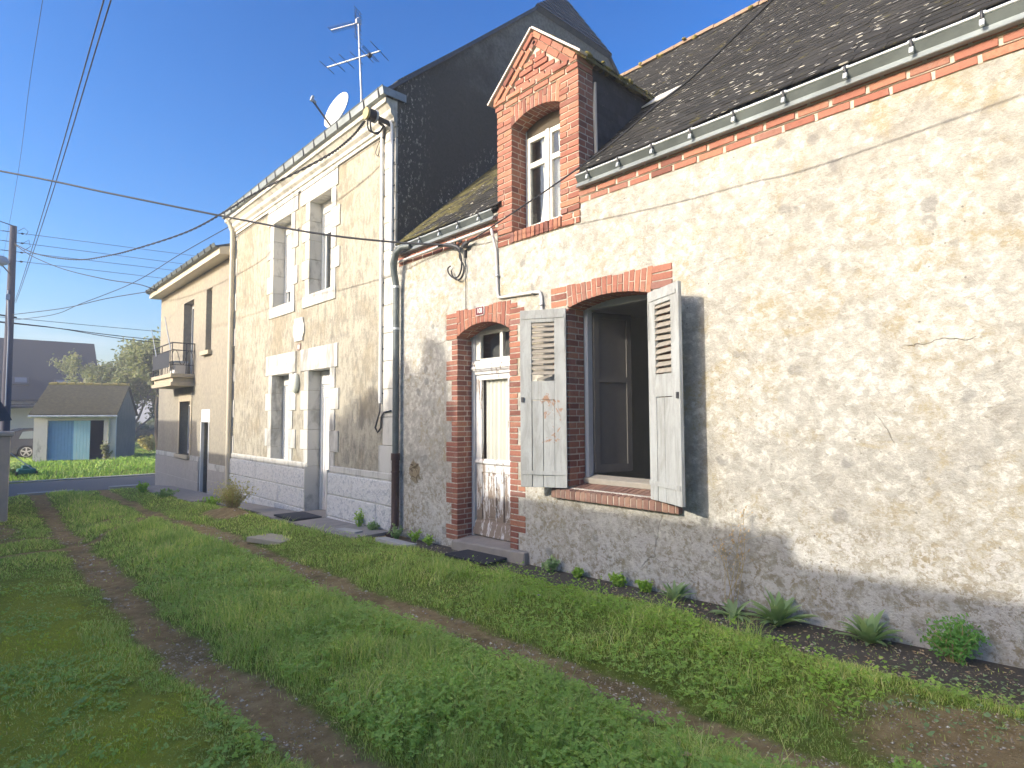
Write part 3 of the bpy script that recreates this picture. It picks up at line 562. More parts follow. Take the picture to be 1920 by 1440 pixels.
# conduit
mb = MB(); c0 = -0.05
mb.tube([(-7.0, c0, 3.705), (-6.0, c0-0.03, 3.70), (-5.05, c0-0.03, 3.705), (-4.96, c0-0.03, 3.70), (-4.94, c0-0.03, 3.64), (-4.94, -0.022, 3.45), (-4.915, -0.022, 2.96), (-4.90, -0.022, 2.90), (-4.84, -0.022, 2.89), (-4.32, -0.022, 2.865), (-4.25, -0.022, 2.855), (-4.225, -0.022, 2.80), (-4.22, -0.022, 2.58)], 0.017, 9)
for p in ((-4.915, 3.15), (-4.35, 2.866), (-4.22, 2.72), (-5.6, 3.70)): mb.ball((p[0], -0.03, p[1]), 0.026, 0.02, 0.022, 8, 6, 1)
part("conduit", mb, [M['conduit'], M['steel']], near)
# ---- door surround
mb = MB()
jamb(mb, DO[0], -1, 0.06, 2.50, 0.0625, -0.006, 0.235, 0.225, 0.115, 4, 1); jamb(mb, DO[1], 1, 0.06, 2.84, 0.0625, -0.006, 0.235, 0.235, 0.125, 3, 2)
course(mb, DO[0]-0.225, DO[0]-0.005, -0.006, 0.2, 2.50, 2.565, 0); course(mb, DO[0]-0.225, DO[0]-0.005, -0.006, 0.2, 2.565, 2.63, 0); course(mb, DO[0]-0.225, DO[0]-0.005, -0.006, 0.2, 2.63, 2.70, 0); course(mb, DO[0]-0.225, DO[0]-0.005, -0.006, 0.2, 2.70, 2.77, 0); course(mb, DO[0]-0.225, DO[0]-0.005, -0.006, 0.2, 2.77, 2.835, 0)
mb.box(DO[0]-0.222, DO[0]-0.006, 0.001, 0.2, 2.5, 2.834, 1)
arch(mb, DO[0], DO[1], 2.53, 0.125, 2.845, -0.007, 0.235, 13)
surround = part("door_brick_surround", mb, [M['brick'], M['mortar']], near, bevel=0.003)
# ---- number plate
mb = MB(); hx, hz, cx, cz = 0.077, 0.053, -5.235, 2.79
def rrect(hx, hz, r, cx, cz): return [(cx+sx*(hx-r)+r*math.cos(R(a)), cz+sz*(hz-r)+r*math.sin(R(a))) for sx, sz, a0 in ((1, 1, 0), (-1, 1, 90), (-1, -1, 180), (1, -1, 270)) for a in range(a0, a0+91, 30)]
mb.prism_y(rrect(hx, hz, 0.018, cx, cz), -0.020, -0.004, 1); mb.prism_y(rrect(hx-0.005, hz-0.005, 0.014, cx, cz), -0.0225, -0.018, 0)
pl = part("number_plate", mb, [M['platered'], M['platewhite']], near, "small red enamel plate reading 108 with a white border")
fc = bpy.data.curves.new("digits", 'FONT'); fc.body = "108"; fc.size = 0.082; fc.align_x = 'CENTER'; fc.align_y = 'CENTER'; fc.extrude = 0.001; fc.offset = 0.0; fc.space_character = 0.95
fo = bpy.data.objects.new("digits", fc); COL.objects.link(fo); dg = bpy.context.evaluated_depsgraph_get(); dg.update(); fme = bpy.data.meshes.new_from_object(fo.evaluated_get(dg)); bpy.data.objects.remove(fo)
fme.transform(Matrix.Translation((cx, -0.0240, cz)) @ Matrix.Rotation(R(90), 4, 'X') @ Matrix.Diagonal((0.80, 1, 1, 1))); fme.materials.clear(); fme.materials.append(M['platewhite'])
part("digits", fme, None, pl, fix=False)
# ---- the old door, recessed
YD = 0.235; mb = MB(); xl, xr = DO[0]+0.005, DO[1]
mb.box(xl, xl+0.055, YD-0.02, YD+0.07, 0.1, 2.66); mb.box(xr-0.055, xr, YD-0.02, YD+0.07, 0.1, 2.66); mb.box(xl+0.055, xr-0.055, YD-0.0, YD+0.07, 2.60, 2.68)
dr = part("front_door", mb, M['greyframe'], near, "weathered front door with peeling pale paint, glazed top and curtain")
mb = MB(); a, b = xl+0.057, xr-0.057        # transom light
mb.box(a, a+0.085, YD+0.005, YD+0.05, 2.25, 2.60); mb.box(b-0.07, b, YD+0.005, YD+0.05, 2.25, 2.60); mb.box(a+0.085, b-0.07, YD+0.004, YD+0.05, 2.56, 2.60); mb.box(-5.175, -5.125, YD+0.006, YD+0.05, 2.26, 2.56); mb.box(a+0.085, b-0.07, YD+0.004, YD+0.05, 2.235, 2.262)
part("transom_frame", mb, M['whiteframe'], dr)
mb = MB(); mb.box(a+0.08, b-0.065, YD+0.028, YD+0.032, 2.25, 2.58); part("transom_pane", mb, M['glass'], dr)
mb = MB(); mb.prism_x([(YD+0.05, 2.23), (YD-0.02, 2.235), (YD-0.035, 2.20), (YD-0.025, 2.18), (YD-0.045, 2.155), (YD-0.045, 2.135), (YD-0.01, 2.13), (YD-0.01, 2.07), (YD+0.05, 2.06)], xl+0.01, xr-0.01)
xx = xl+0.02
while xx < xr-0.03: mb.box(xx, xx+0.014, YD-0.036, YD-0.009, 2.108, 2.134); xx += 0.025
part("moulded_transom_bar", mb, M['doorpaint'], dr, bevel=0.002)
mb = MB(); a, b = xl+0.06, xr-0.06
mb.box(a, a+0.10, YD+0.005, YD+0.045, 0.12, 2.06); mb.box(b-0.10, b, YD+0.005, YD+0.045, 0.12, 2.06); mb.box(a+0.1, b-0.1, YD+0.005, YD+0.045, 2.0, 2.06); mb.box(a+0.1, b-0.1, YD+0.005, YD+0.045, 0.88, 1.03); mb.box(a+0.1, b-0.1, YD+0.005, YD+0.045, 0.12, 0.32)
mb.box(-5.22, -5.12, YD+0.006, YD+0.045, 0.32, 0.88); mb.box(-5.035, -5.01, YD+0.002, YD+0.045, 1.03, 2.0)
for p, q_ in ((a+0.1, -5.22), (-5.12, b-0.1)): mb.box(p, q_, YD+0.02, YD+0.04, 0.32, 0.88); mb.box(p+0.03, q_-0.03, YD+0.008, YD+0.021, 0.36, 0.84)
mb.prism_x([(YD+0.006, 1.045), (YD-0.015, 1.01), (YD-0.015, 0.99), (YD+0.006, 0.97)], a, b)
mb.prism_x([(YD+0.006, 0.30), (YD-0.012, 0.27), (YD-0.035, 0.13), (YD+0.006, 0.11)], a-0.03, b+0.02)
part("door_leaf", mb, M['doorpaint'], dr, bevel=0.003)
mb = MB(); mb.box(a+0.09, b-0.09, YD+0.022, YD+0.026, 1.02, 2.01); part("door_pane", mb, M['glass'], dr)
mb = MB(); vs = []; n = 60
for i in range(n+1):
    xx = a+0.09+(b-a-0.18)*i/n; yy = YD+0.085+0.030*math.sin(i*0.95)+0.012*math.sin(i*2.3+1)
    vs += [(xx, yy, 1.0), (xx, yy*0.4+0.6*(YD+0.075), 2.05)]
mb.add(vs, [(2*i, 2*i+2, 2*i+3, 2*i+1) for i in range(n)], 0, True); part("curtain", mb, M['curtain'], dr, fix=False)
mb = MB(); mb.box(DO[0]-0.3, DO[1]+0.1, 0.41, 1.5, 0.0, 2.8); part("hall_interior", mb, M['darkroom'], near)
# stone step
mb = MB(); mb.hexa([(-5.72, -0.07, -0.25), (-4.46, -0.07, -0.25), (-4.46, 0.30, -0.25), (-5.72, 0.30, -0.25), (-5.72, -0.07, 0.075), (-4.46, -0.07, 0.13), (-4.46, 0.30, 0.14), (-5.72, 0.30, 0.115)]); part("stone_step", mb, M['paving'], near, bevel=0.012)
# ---- window: lintel, jambs, sill
mb = MB(); arch(mb, WO[0]-0.0, WO[1], 2.635, 0.07, 2.87, -0.007, 0.23, 16)
for k in range(3):
    z0 = 2.66+k*0.07
    course(mb, WO[0]-0.235, WO[0]-0.004, -0.006, 0.23, z0, z0+0.07, 0); course(mb, WO[1]+0.004, WO[1]+0.235, -0.006, 0.23, z0, z0+0.07, 0)
mb.box(WO[0]-0.232, WO[0]-0.006, 0.001, 0.2, 2.662, 2.869, 1); mb.box(WO[1]+0.006, WO[1]+0.232, 0.001, 0.2, 2.662, 2.869, 1)
jamb(mb, WO[0], -1, 0.86, 2.64, 0.0635, -0.003, 0.23, 0.22, 0.11, 3); jamb(mb, WO[1], 1, 0.86, 2.64, 0.0635, -0.003, 0.23, 0.22, 0.11, 3)
part("window_brick_surround", mb, [M['brick'], M['mortar']], near, bevel=0.003)
mb = MB(); xx = -4.07
while xx < -2.64:
    wv = 0.064; a, b = xx, min(xx+wv-0.008, -2.635)
    if abs(xx+3.30) < 0.07: a += 0.004
    mb.hexa([(a, -0.065, 0.745), (b, -0.065, 0.742), (b, 0.22, 0.745), (a, 0.22, 0.745), (a, -0.062, 0.832+random.uniform(-0.004, 0.004)), (b, -0.062, 0.832), (b, 0.22, 0.885), (a, 0.22, 0.885)]); xx += wv
mb.hexa([(-4.068, -0.058, 0.748), (-2.638, -0.058, 0.748), (-2.638, 0.22, 0.748), (-4.068, 0.22, 0.748), (-4.068, -0.056, 0.824), (-2.638, -0.056, 0.824), (-2.638, 0.22, 0.877), (-4.068, 0.22, 0.877)], 1)
part("brick_sill", mb, [M['brickd'], M['mortar']], near, bevel=0.003)
mb = MB(); yw = 0.23
mb.box(WO[0]+0.004, WO[0]+0.05, yw, yw+0.07, 0.93, 2.72); mb.box(WO[1]-0.05, WO[1]-0.004, yw, yw+0.07, 0.93, 2.72); mb.box(WO[0]+0.05, WO[1]-0.05, yw, yw+0.07, 2.64, 2.72)
wf = part("window_frame", mb, M['greyframe'], near)
mb = MB(); mb.prism_x([(yw-0.03, 0.88), (yw-0.035, 0.935), (yw+0.09, 0.965), (yw+0.09, 0.88)], WO[0]+0.004, WO[1]-0.004); part("wooden_sill", mb, simple("greyed_sill_wood", (0.27, 0.25, 0.21), 0.9, 0.25, 18, bump=0.3), wf, bevel=0.006)
mb = MB(); ax = Vector((math.cos(R(72)), math.sin(R(72)), 0)); o = Vector((WO[0]+0.06, yw+0.075, 0)); az = Vector((0, 0, 1)); nx_ = Vector((-ax.y, ax.x, 0))
def csh(u0, u1, z0, z1, t=0.02): mb.obox(o+ax*((u0+u1)/2)+az*((z0+z1)/2), ax*((u1-u0)/2), nx_*t, az*((z1-z0)/2))
csh(0, 0.06, 0.98, 2.62); csh(0.40, 0.46, 0.98, 2.62); csh(0.06, 0.40, 0.98, 1.06); csh(0.06, 0.40, 2.56, 2.62); csh(0.06, 0.40, 1.9, 1.96); csh(0.06, 0.4, 1.06, 1.9, 0.008); csh(0.06, 0.4, 1.96, 2.56, 0.008)
part("open_casement", mb, M['shadewood'], wf)
mb = MB(); wall_xz(mb, -4.5, -1.2, 0.2, 2.85, 0.41, 0.42, [(WO[0]-0.03, WO[1]+0.03, 0.84, 2.8)])
for q4 in (((-4.5, 0.42, 0.2), (-1.2, 0.42, 0.2), (-1.2, 4.0, 0.2), (-4.5, 4.0, 0.2)), ((-4.5, 0.42, 2.85), (-1.2, 0.42, 2.85), (-1.2, 4.0, 2.85), (-4.5, 4.0, 2.85)), ((-4.5, 4.0, 0.2), (-1.2, 4.0, 0.2), (-1.2, 4.0, 2.85), (-4.5, 4.0, 2.85)), ((-4.5, 0.42, 0.2), (-4.5, 4, 0.2), (-4.5, 4, 2.85), (-4.5, 0.42, 2.85)), ((-1.2, 0.42, 0.2), (-1.2, 4, 0.2), (-1.2, 4, 2.85), (-1.2, 0.42, 2.85))): mb.quad(*q4)
part("room_interior", mb, M['room'], near)
mb = MB(); mb.box(-4.40, -3.62, 3.90, 3.96, 0.2, 2.1, 0); mb.box(-4.30, -3.72, 3.885, 3.90, 0.3, 1.0, 0); mb.box(-4.30, -3.72, 3.885, 3.90, 1.15, 2.0, 0); part("interior_door", mb, M['greyframe'], near)
# ---- louvred shutters
def shutter(hx, hy, sgn, ang, z0, z1, wd, broken, label):
    """hinged at (hx,hy); sgn -1 opens to the left; ang = degrees away from the wall"""
    d = Vector((sgn*math.cos(R(ang)), -math.sin(R(ang)), 0)); nrm = Vector((d.y, -d.x, 0))
    if nrm.y > 0: nrm = -nrm               # nrm looks out to the lane
    up = Vector((0, 0, 1)); O = Vector((hx, hy, 0))
    def bx(mb, u0, u1, a, b, t0, t1, mi=0): mb.obox(O+d*((u0+u1)/2)+up*((a+b)/2)+nrm*((t0+t1)/2), d*((u1-u0)/2), nrm*(abs(t1-t0)/2), up*((b-a)/2), mi)
    mb = MB(); lz0 = z0+(z1-z0)*0.60; lz1 = z1-0.135; s = 0.12; t = 0.032
    bx(mb, 0, s, z0, z1, -t/2, t/2); bx(mb, wd-s, wd, z0, z1, -t/2, t/2); bx(mb, s, wd-s, z1-0.13, z1, -t/2, t/2)
    bx(mb, s, wd-s, lz0-0.20, lz0-0.01, -t/2, t/2)
    g3 = (wd-2*s)/2
    for k in range(2): bx(mb, s+k*g3+0.003, s+(k+1)*g3-0.003, z0, lz0-0.205, -t/2+0.002, t/2-0.006)
    sh = part("louvred_shutter", mb, M['shutterpaint'], near, label, bevel=0.003)
    sl_ = MB(); n = 11
    for k in range(n):
        zz = lz0+0.02+(lz1-lz0-0.03)*k/(n-1)
        if broken and k == 0: continue
        tilt = R(38)+random.uniform(-0.06, 0.06); rl = random.uniform(-0.006, 0.006)
        vv = nrm*math.sin(tilt)*-1+up*math.cos(tilt); n2 = nrm*math.cos(tilt)+up*math.sin(tilt)
        sl_.obox(O+d*(wd/2)+up*zz, d*((wd-2*s)/2)+up*rl, n2*0.0035, vv*0.027)
    if broken: sl_.obox(O+d*(wd/2-0.02)+up*(lz0+0.025)+nrm*0.02, d*0.08+up*-0.022, nrm*0.004, up*0.012)
    part("louvre_slat", sl_, M['bareslat'], sh)
    for a_ in ((0.0, wd*0.97, z0+0.125, z0+0.165, t/2, t/2+0.008), (0.02, wd-0.03, z1-0.09, z1-0.055, t/2, t/2+0.007)): ir = MB(); bx(ir, *a_); part("iron_strap", ir, M['shutterpaint'], sh)
    ir = MB(); bx(ir, wd-0.04, wd-0.012, lz0-0.22, lz0-0.17, t/2, t/2+0.012); part("latch", ir, M['darkmetal'], sh)
    ir = MB(); bx(ir, 0.012, 0.026, z1-0.42, z1-0.10, t/2, t/2+0.006); part("hinge_strap", ir, M['shutterpaint'], sh)
    return sh
shutter(-3.875, -0.035, -1, 30, 0.85, 2.63, 0.475, True, "left window shutter, grey paint flaked to bare red wood, one slat broken")
shutter(-2.905, -0.035, 1, 27, 0.84, 2.63, 0.49, False, "right window shutter standing out from the wall and casting a dark shadow")
# ---- brick dormer
DX0, DX1, YF = -4.92, -3.70, -0.016
dorm = MB()
ch = 0.0655
# piers either side of the window
def pier(x0, x1, flip):
    n = int((5.05-3.60)/ch+0.5)
    for i in range(n):
        za, zb = 3.60+i*ch, 3.60+(i+1)*ch; k = (i+flip) % 2
        m = x0+(0.105 if k else 0.13)+random.uniform(-0.012, 0.012)
        segs = [(x0, m-J/2), (m+J/2, x1)] if (k or random.random() < 0.3) else [(x0, x1)]
        ym = YF+(0.108 if k else 0.14)
        for a, b in segs: brick(dorm, a, b, YF, ym-J/2, za+J/2, zb-J/2)
        brick(dorm, x0, x1, ym+J/2, YF+0.235, za+J/2, zb-J/2)
    dorm.box(x0+0.004, x1-0.004, YF+0.009, YF+0.231, 3.605, 5.045, 1)
pier(DX0, DW[0], 0); pier(DW[1], DX1, 1)
# soldier sill and corner bricks below
xx = DW[0]-0.02
while xx < DW[1]:
    b = min(xx+0.056, DW[1]+0.01); brick(dorm, xx, b, YF-0.012, 0.23, 3.475, 3.588); xx += 0.0655
for z0 in (3.465, 3.532): course(dorm, DX0, DW[0]-0.03, YF, 0.15, z0, z0+0.066, random.uniform(0, 0.1)); course(dorm, DW[1]+0.02, DX1, YF, 0.15, z0, z0+0.066, random.uniform(0, 0.1))
dorm.box(DX0+0.004, DX1-0.004, YF+0.009, 0.12, 3.468, 3.582, 1)
arch(dorm, DW[0], DW[1], 4.795, 0.085, 5.03, YF-0.002, 0.219, 12)
# string course and triangular gable
course(dorm, DX0-0.01, DX1+0.01, YF-0.02, 0.20, 5.035, 5.10, 0.07); course(dorm, DX0-0.02, DX1+0.02, YF-0.04, 0.2, 5.10, 5.16, 0.0)
dorm.box(DX0, DX1, YF-0.005, 0.2, 5.03, 5.1, 1); dorm.box(DX0-0.01, DX1+0.01, YF-0.028, 0.2, 5.1001, 5.158, 1)
AX, AZ, BZ = -4.29, 5.715, 5.16
hl, hr = AX-(DX0-0.03), (DX1+0.03)-AX
zz = BZ
while zz < AZ-0.16:
    t = (zz+0.06-BZ)/(AZ-BZ); xa, xb = AX-hl*(1-t)+0.19, AX+hr*(1-t)-0.19
    if xb-xa > 0.05: course(dorm, xa, xb, YF-0.008+random.uniform(-0.01, 0.01), 0.2, zz, zz+0.064, random.uniform(0, 0.15))
    zz += 0.064
dorm.add([(DX0, YF+0.006, BZ), (DX1, YF+0.006, BZ), (AX, YF+0.006, AZ-0.01), (DX0, 0.2, BZ), (DX1, 0.2, BZ), (AX, 0.2, AZ-0.01)], [(0, 1, 2), (3, 5, 4), (0, 3, 4, 1), (1, 4, 5, 2), (2, 5, 3, 0)], 1)
for sx, hw in ((-1, hl), (1, hr)):
    d = Vector((-sx*hw, 0, AZ-BZ)); ln = d.length; d.normalize(); nv = Vector((sx*(AZ-BZ), 0, hw)).normalized(); Bp = Vector((AX+sx*hw, 0, BZ))
    for band, (o0, o1, yy) in enumerate(((-0.062, -0.006, YF-0.05), (-0.128, -0.068, YF-0.028))):
        u = 0.02+0.05*band
        while u < ln-0.03-0.05*band:
            v = min(u+0.21, ln-0.02-0.04*band); a = Bp+d*u; b = Bp+d*(v-J)
            P = [a+nv*o0, b+nv*o0, b+nv*o1, a+nv*o1]
            dorm.hexa([(P[0].x, yy, P[0].z), (P[1].x, yy, P[1].z), (P[1].x, 0.2, P[1].z), (P[0].x, 0.2, P[0].z), (P[3].x, yy, P[3].z), (P[2].x, yy, P[2].z), (P[2].x, 0.2, P[2].z), (P[3].x, 0.2, P[3].z)], 0); u = v
    a = Bp+nv*-0.125+d*0.02; b = Bp+d*(ln-0.04)+nv*-0.125
    for o0, o1, yy in ((-0.13, -0.004, YF-0.018),):
        P = [Bp+d*0.02+nv*o0, Bp+d*(ln-0.03)+nv*o0, Bp+d*(ln-0.03)+nv*o1, Bp+d*0.02+nv*o1]
        dorm.hexa([(P[0].x, yy, P[0].z), (P[1].x, yy, P[1].z), (P[1].x, 0.2, P[1].z), (P[0].x, 0.2, P[0].z), (P[3].x, yy, P[3].z), (P[2].x, yy, P[2].z), (P[2].x, 0.2, P[2].z), (P[3].x, 0.2, P[3].z)], 1)
dm = part("brick_dormer", dorm, [M['brick'], M['mortar']], near, "narrow red brick dormer with pointed gable and white coping strip", bevel=0.003)
mb = MB()   # thin pale coping strip
for sx, hw in ((-1, hl+0.05), (1, hr+0.05)):
    d = Vector((-sx*hw, 0, AZ-BZ+0.02)); nv = Vector((sx*(AZ-BZ), 0, hw)).normalized(); Bp = Vector((AX+sx*hw, 0, BZ-0.02)); e = Bp+d
    a, b, c, f = Bp, e, e+nv*0.02, Bp+nv*0.02
    mb.hexa([(a.x, YF-0.075, a.z), (b.x, YF-0.075, b.z), (b.x, 0.03, b.z), (a.x, 0.03, a.z), (f.x, YF-0.075, f.z), (c.x, YF-0.075, c.z), (c.x, 0.03, c.z), (f.x, 0.03, f.z)])
part("coping_strip", mb, simple("pale_coping", (0.62, 0.56, 0.50), 0.7, 0.1, 9), dm)
# dormer roof, two slopes running back into the main roof
mb = MB(); sl2 = MB()
yr = 1.95; ye = 1.35
for sx, hw in ((-1, hl+0.04), (1, hr+0.04)):
    ex, ez = AX+sx*hw, BZ-0.005
    mb.hexa([(AX, 0.03, AZ-0.035), (ex, 0.03, ez-0.035), (ex, ye, ez-0.035), (AX, yr, AZ-0.035), (AX, 0.03, AZ+0.0), (ex, 0.03, ez+0.0), (ex, ye, ez+0.0), (AX, yr, AZ+0.0)])
    L = math.hypot(hw, AZ-ez); rows = int(L/0.105)
    for r in range(rows+1):
        y = 0.035-random.uniform(0, 0.05)
        t0, t1 = r*0.105/L, min(1, (r*0.105+0.2)/L); ymax = ye+(yr-ye)*min(1, t0)
        while y < ymax:
            wv = 0.17+random.uniform(-0.02, 0.02); ya, yb = max(y, 0.035), min(y+wv-0.004, ymax); y += wv
            if yb-ya < 0.03: continue
            h0 = 0.016+random.uniform(-0.003, 0.012); h1 = 0.004
            x0_, z0_ = ex+(AX-ex)*t0, ez+(AZ-ez)*t0+h0; x1_, z1_ = ex+(AX-ex)*t1, ez+(AZ-ez)*t1+h1
            mb.add([(x0_+sx*0.01, ya, z0_), (x0_+sx*0.01, yb, z0_), (x1_, yb, z1_), (x1_, ya, z1_), (x0_+sx*0.01, ya, z0_-0.012), (x0_+sx*0.01, yb, z0_-0.012)], [(0, 1, 2, 3), (0, 4, 5, 1)])
part("dormer_roof", mb, M['mossslate'], dm, fix=False)
mb = MB(); rr = random.Random(9)
for i in range(46): 
    yy = rr.uniform(0.05, 1.5); mb.ball((DX1+0.03+rr.uniform(-0.03, 0.04), yy, BZ+rr.uniform(-0.02, 0.035)), rr.uniform(0.015, 0.04), rr.uniform(0.02, 0.07), rr.uniform(0.012, 0.03), 6, 4)
for i in range(16): mb.ball((AX+rr.uniform(-0.05, 0.05), rr.uniform(0.1, 1.6), AZ+0.02+rr.uniform(0, 0.02)), 0.045, rr.uniform(0.04, 0.1), 0.03, 6, 4)
for i in range(14): mb.ball((DX1+0.03+rr.uniform(-0.02, 0.05), 0.12+rr.uniform(-0.06, 0.06), 3.96+rr.uniform(-0.04, 0.10)), 0.035, 0.04, 0.035, 6, 4)
part("dormer_moss", mb, M['moss'], dm)["kind"] = "stuff"
for xc, s in ((DX1-0.02, 1), (DX0+0.02, -1)):   # slate-hung cheeks
    mb = MB()
    mb.add([(xc, 0.21, 3.9), (xc, 0.21, 5.15), (xc, 1.33, 5.15), (xc-s*0.03, 0.21, 3.9), (xc-s*0.03, 0.21, 5.15), (xc-s*0.03, 1.33, 5.15)], [(0, 1, 2), (3, 5, 4), (0, 3, 4, 1), (1, 4, 5, 2), (2, 5, 3, 0)])
    zz = 3.95
    while zz < 5.14:
        y = 0.26-random.uniform(0, 0.12); ym = 0.12+(zz+0.10-3.9)/0.915
        while y < ym:
            a, b = max(y, 0.26), min(y+0.158, ym); y += 0.162
            if b-a > 0.03: mb.add([(xc+s*0.016, a, zz), (xc+s*0.016, b, zz), (xc+s*0.005, b, min(zz+0.19, 5.15)), (xc+s*0.005, a, min(zz+0.19, 5.15))], [(0, 1, 2, 3)])
        zz += 0.105
    part("slate_cheek", mb, M['cheekslate'], dm, fix=False)
mb = MB(); mb.tube([(DX1+0.008, 0.235, 3.95), (DX1+0.012, 0.24, 4.3), (DX1+0.006, 0.233, 4.7), (DX1+0.01, 0.24, 4.98)], [0.022, 0.02, 0.024, 0.014], 7); part("mortar_fillet", mb, M['plinthgrey'], dm)
# dormer window
yw = YF+0.222; mb = MB(); xl, xr = DW[0]+0.006, DW[1]-0.006
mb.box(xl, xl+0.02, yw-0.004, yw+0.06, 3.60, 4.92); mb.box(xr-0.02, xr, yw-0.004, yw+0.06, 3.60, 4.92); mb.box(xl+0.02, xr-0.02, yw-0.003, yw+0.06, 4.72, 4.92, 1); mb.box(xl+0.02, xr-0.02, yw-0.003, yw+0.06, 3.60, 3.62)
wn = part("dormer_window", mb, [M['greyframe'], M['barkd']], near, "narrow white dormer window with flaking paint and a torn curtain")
mb = MB(); xm = (xl+xr)/2
for a, b in ((xl+0.024, xm-0.004), (xm+0.004, xr-0.024)):
    mb.box(a, a+0.05, yw-0.01, yw+0.03, 3.625, 4.71); mb.box(b-0.05, b, yw-0.01, yw+0.03, 3.625, 4.71)
    for z0, z1 in ((3.625, 3.70), (4.35, 4.41), (4.65, 4.71)): mb.box(a+0.05, b-0.05, yw-0.009, yw+0.03, z0, z1)
mb.box(xm-0.024, xm+0.024, yw-0.026, yw-0.0105, 3.625, 4.71)
part("casement_frame", mb, M['whiteframe'], wn, bevel=0.003)
mb = MB(); mb.box(xl+0.06, xm-0.04, yw+0.01, yw+0.014, 3.68, 4.75); mb.box(xm+0.04, xr-0.06, yw+0.01, yw+0.014, 3.68, 4.75); part("pane", mb, M['glass'], wn)
mb = MB()
for a0, a1, b0, b1, z0, z1 in ((-4.44, -4.40, -4.52, -4.36, 3.66, 4.76), (-4.20, -4.13, -4.24, -4.06, 3.66, 4.76)):
    vs = []
    for i in range(15):
        for k in range(9):
            u, v = i/14, k/8; xa = b0+(a0-b0)*v+((b1+(a1-b1)*v)-(b0+(a0-b0)*v))*u
            vs.append((xa+0.03*math.sin(v*5), yw+0.06+0.014*math.sin(u*14+v*2), z0+(z1-z0)*v))
    mb.add(vs, [(i*9+k, (i+1)*9+k, (i+1)*9+k+1, i*9+k+1) for i in range(14) for k in range(8)], 0, True)
part("torn_curtain", mb, M['curtain'], wn, fix=False)
mb = MB(); mb.box(-4.86, -3.78, yw+0.35, 1.6, 3.45, 5.1); mb.quad((-4.86, yw+0.06, 3.6), (-4.86, yw+0.06, 5.1), (-4.86, yw+0.4, 5.1), (-4.86, yw+0.4, 3.6)); mb.quad((-3.78, yw+0.06, 3.6), (-3.78, yw+0.06, 5.1), (-3.78, yw+0.4, 5.1), (-3.78, yw+0.4, 3.6)); mb.quad((-4.86, yw+0.06, 3.595), (-3.78, yw+0.06, 3.595), (-3.78, yw+0.4, 3.595), (-4.86, yw+0.4, 3.595)); part("attic_interior", mb, M['room'], near)

# ================================================================== TALL HOUSE
tall = thing("tall_house", "two-storey sand-rendered house with painted stone surrounds, closed white roller shutters and a blackened gable", "house", (-10.5, 0, -0.1))
TX0, TX1, TY = -14.08, -7.10, -0.006
W1 = (-11.62, -10.74, 3.70, 5.40); W2 = (-9.95, -9.09, 3.70, 5.40); D1 = (-11.60, -10.74, 0.70, 2.38); D2 = (-9.92, -9.07, -0.12, 2.38)
mb = MB(); wall_xz(mb, TX0, TX1, -0.7, 6.15, TY, 0.4, [W1, W2, D1, D2]); part("front_wall", mb, M['sand'], tall)
mb = MB()   # gable wall with clipped top, and hidden sides
gp_ = [(0.006, -0.6), (7.8, -0.6), (7.8, 6.4), (4.94, 8.87), (2.86, 8.87), (0.006, 6.40)]
mb.add([(TX1+0.002, y, z) for y, z in gp_]+[(TX1-0.3, y, z) for y, z in gp_], [tuple(range(6)), tuple(range(11, 5, -1))]+[(i, i+6, (i+1) % 6+6, (i+1) % 6) for i in range(6)])
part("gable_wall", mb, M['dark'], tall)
mb = MB(); mb.quad((TX0, 0.4, -0.6), (TX0, 0.4, 6.1), (TX0, 7.8, 6.1), (TX0, 7.8, -0.6)); mb.add([(TX0, 0.0, 6.1), (TX0, 7.8, 6.1), (TX0, 3.9, 9.7)], [(0, 1, 2)]); mb.quad((TX0, 7.8, -0.6), (TX1-0.3, 7.8, -0.6), (TX1-0.3, 7.8, 6.4), (TX0, 7.8, 6.4)); part("rear_wall", mb, M['cream'], tall)
mb = MB(); HXA = -7.42
ev, ez, rz = -0.22, 6.17, 9.79; sl_ = (rz-ez)/(3.9-ev)
zt = lambda y: ez+(min(y, 7.8-y)-ev)*sl_
for sgn in (0, 1):
    yy = lambda y: y if not sgn else 7.8-y
    mb.add([(TX0-0.06, yy(ev), ez), (TX1+0.05, yy(ev), ez), (TX1+0.05, yy(2.86), zt(2.86)+0.02), (HXA, 3.9, rz), (TX0-0.06, 3.9, rz)], [(0, 1, 2, 3, 4)])
    mb.add([(TX0-0.06, yy(ev), ez-0.07), (TX1+0.05, yy(ev), ez-0.07), (TX1+0.05, yy(2.86), zt(2.86)-0.05), (HXA, 3.9, rz-0.07), (TX0-0.06, 3.9, rz-0.07)], [(4, 3, 2, 1, 0)])
    mb.add([(TX1+0.05, yy(ev), ez), (TX1+0.05, yy(2.86), zt(2.86)+0.02), (TX1+0.05, yy(2.86), zt(2.86)-0.05), (TX1+0.05, yy(ev), ez-0.07)], [(0, 1, 2, 3)])
rf = part("roof", mb, M['blueslate'], tall)
mb = MB(); A, B, C = Vector((TX1+0.06, 2.80, zt(2.86)-0.0)), Vector((TX1+0.06, 5.0, zt(2.86)-0.0)), Vector((HXA+0.02, 3.9, rz+0.015))
mb.add([A, B, C, A-Vector((0.05, 0, 0.06)), B-Vector((0.05, 0, 0.06)), C-Vector((0.05, 0, 0.06))], [(0, 1, 2), (3, 5, 4), (0, 3, 4, 1), (1, 4, 5, 2), (2, 5, 3, 0)])
nv = (B-A).cross(C-A).normalized()
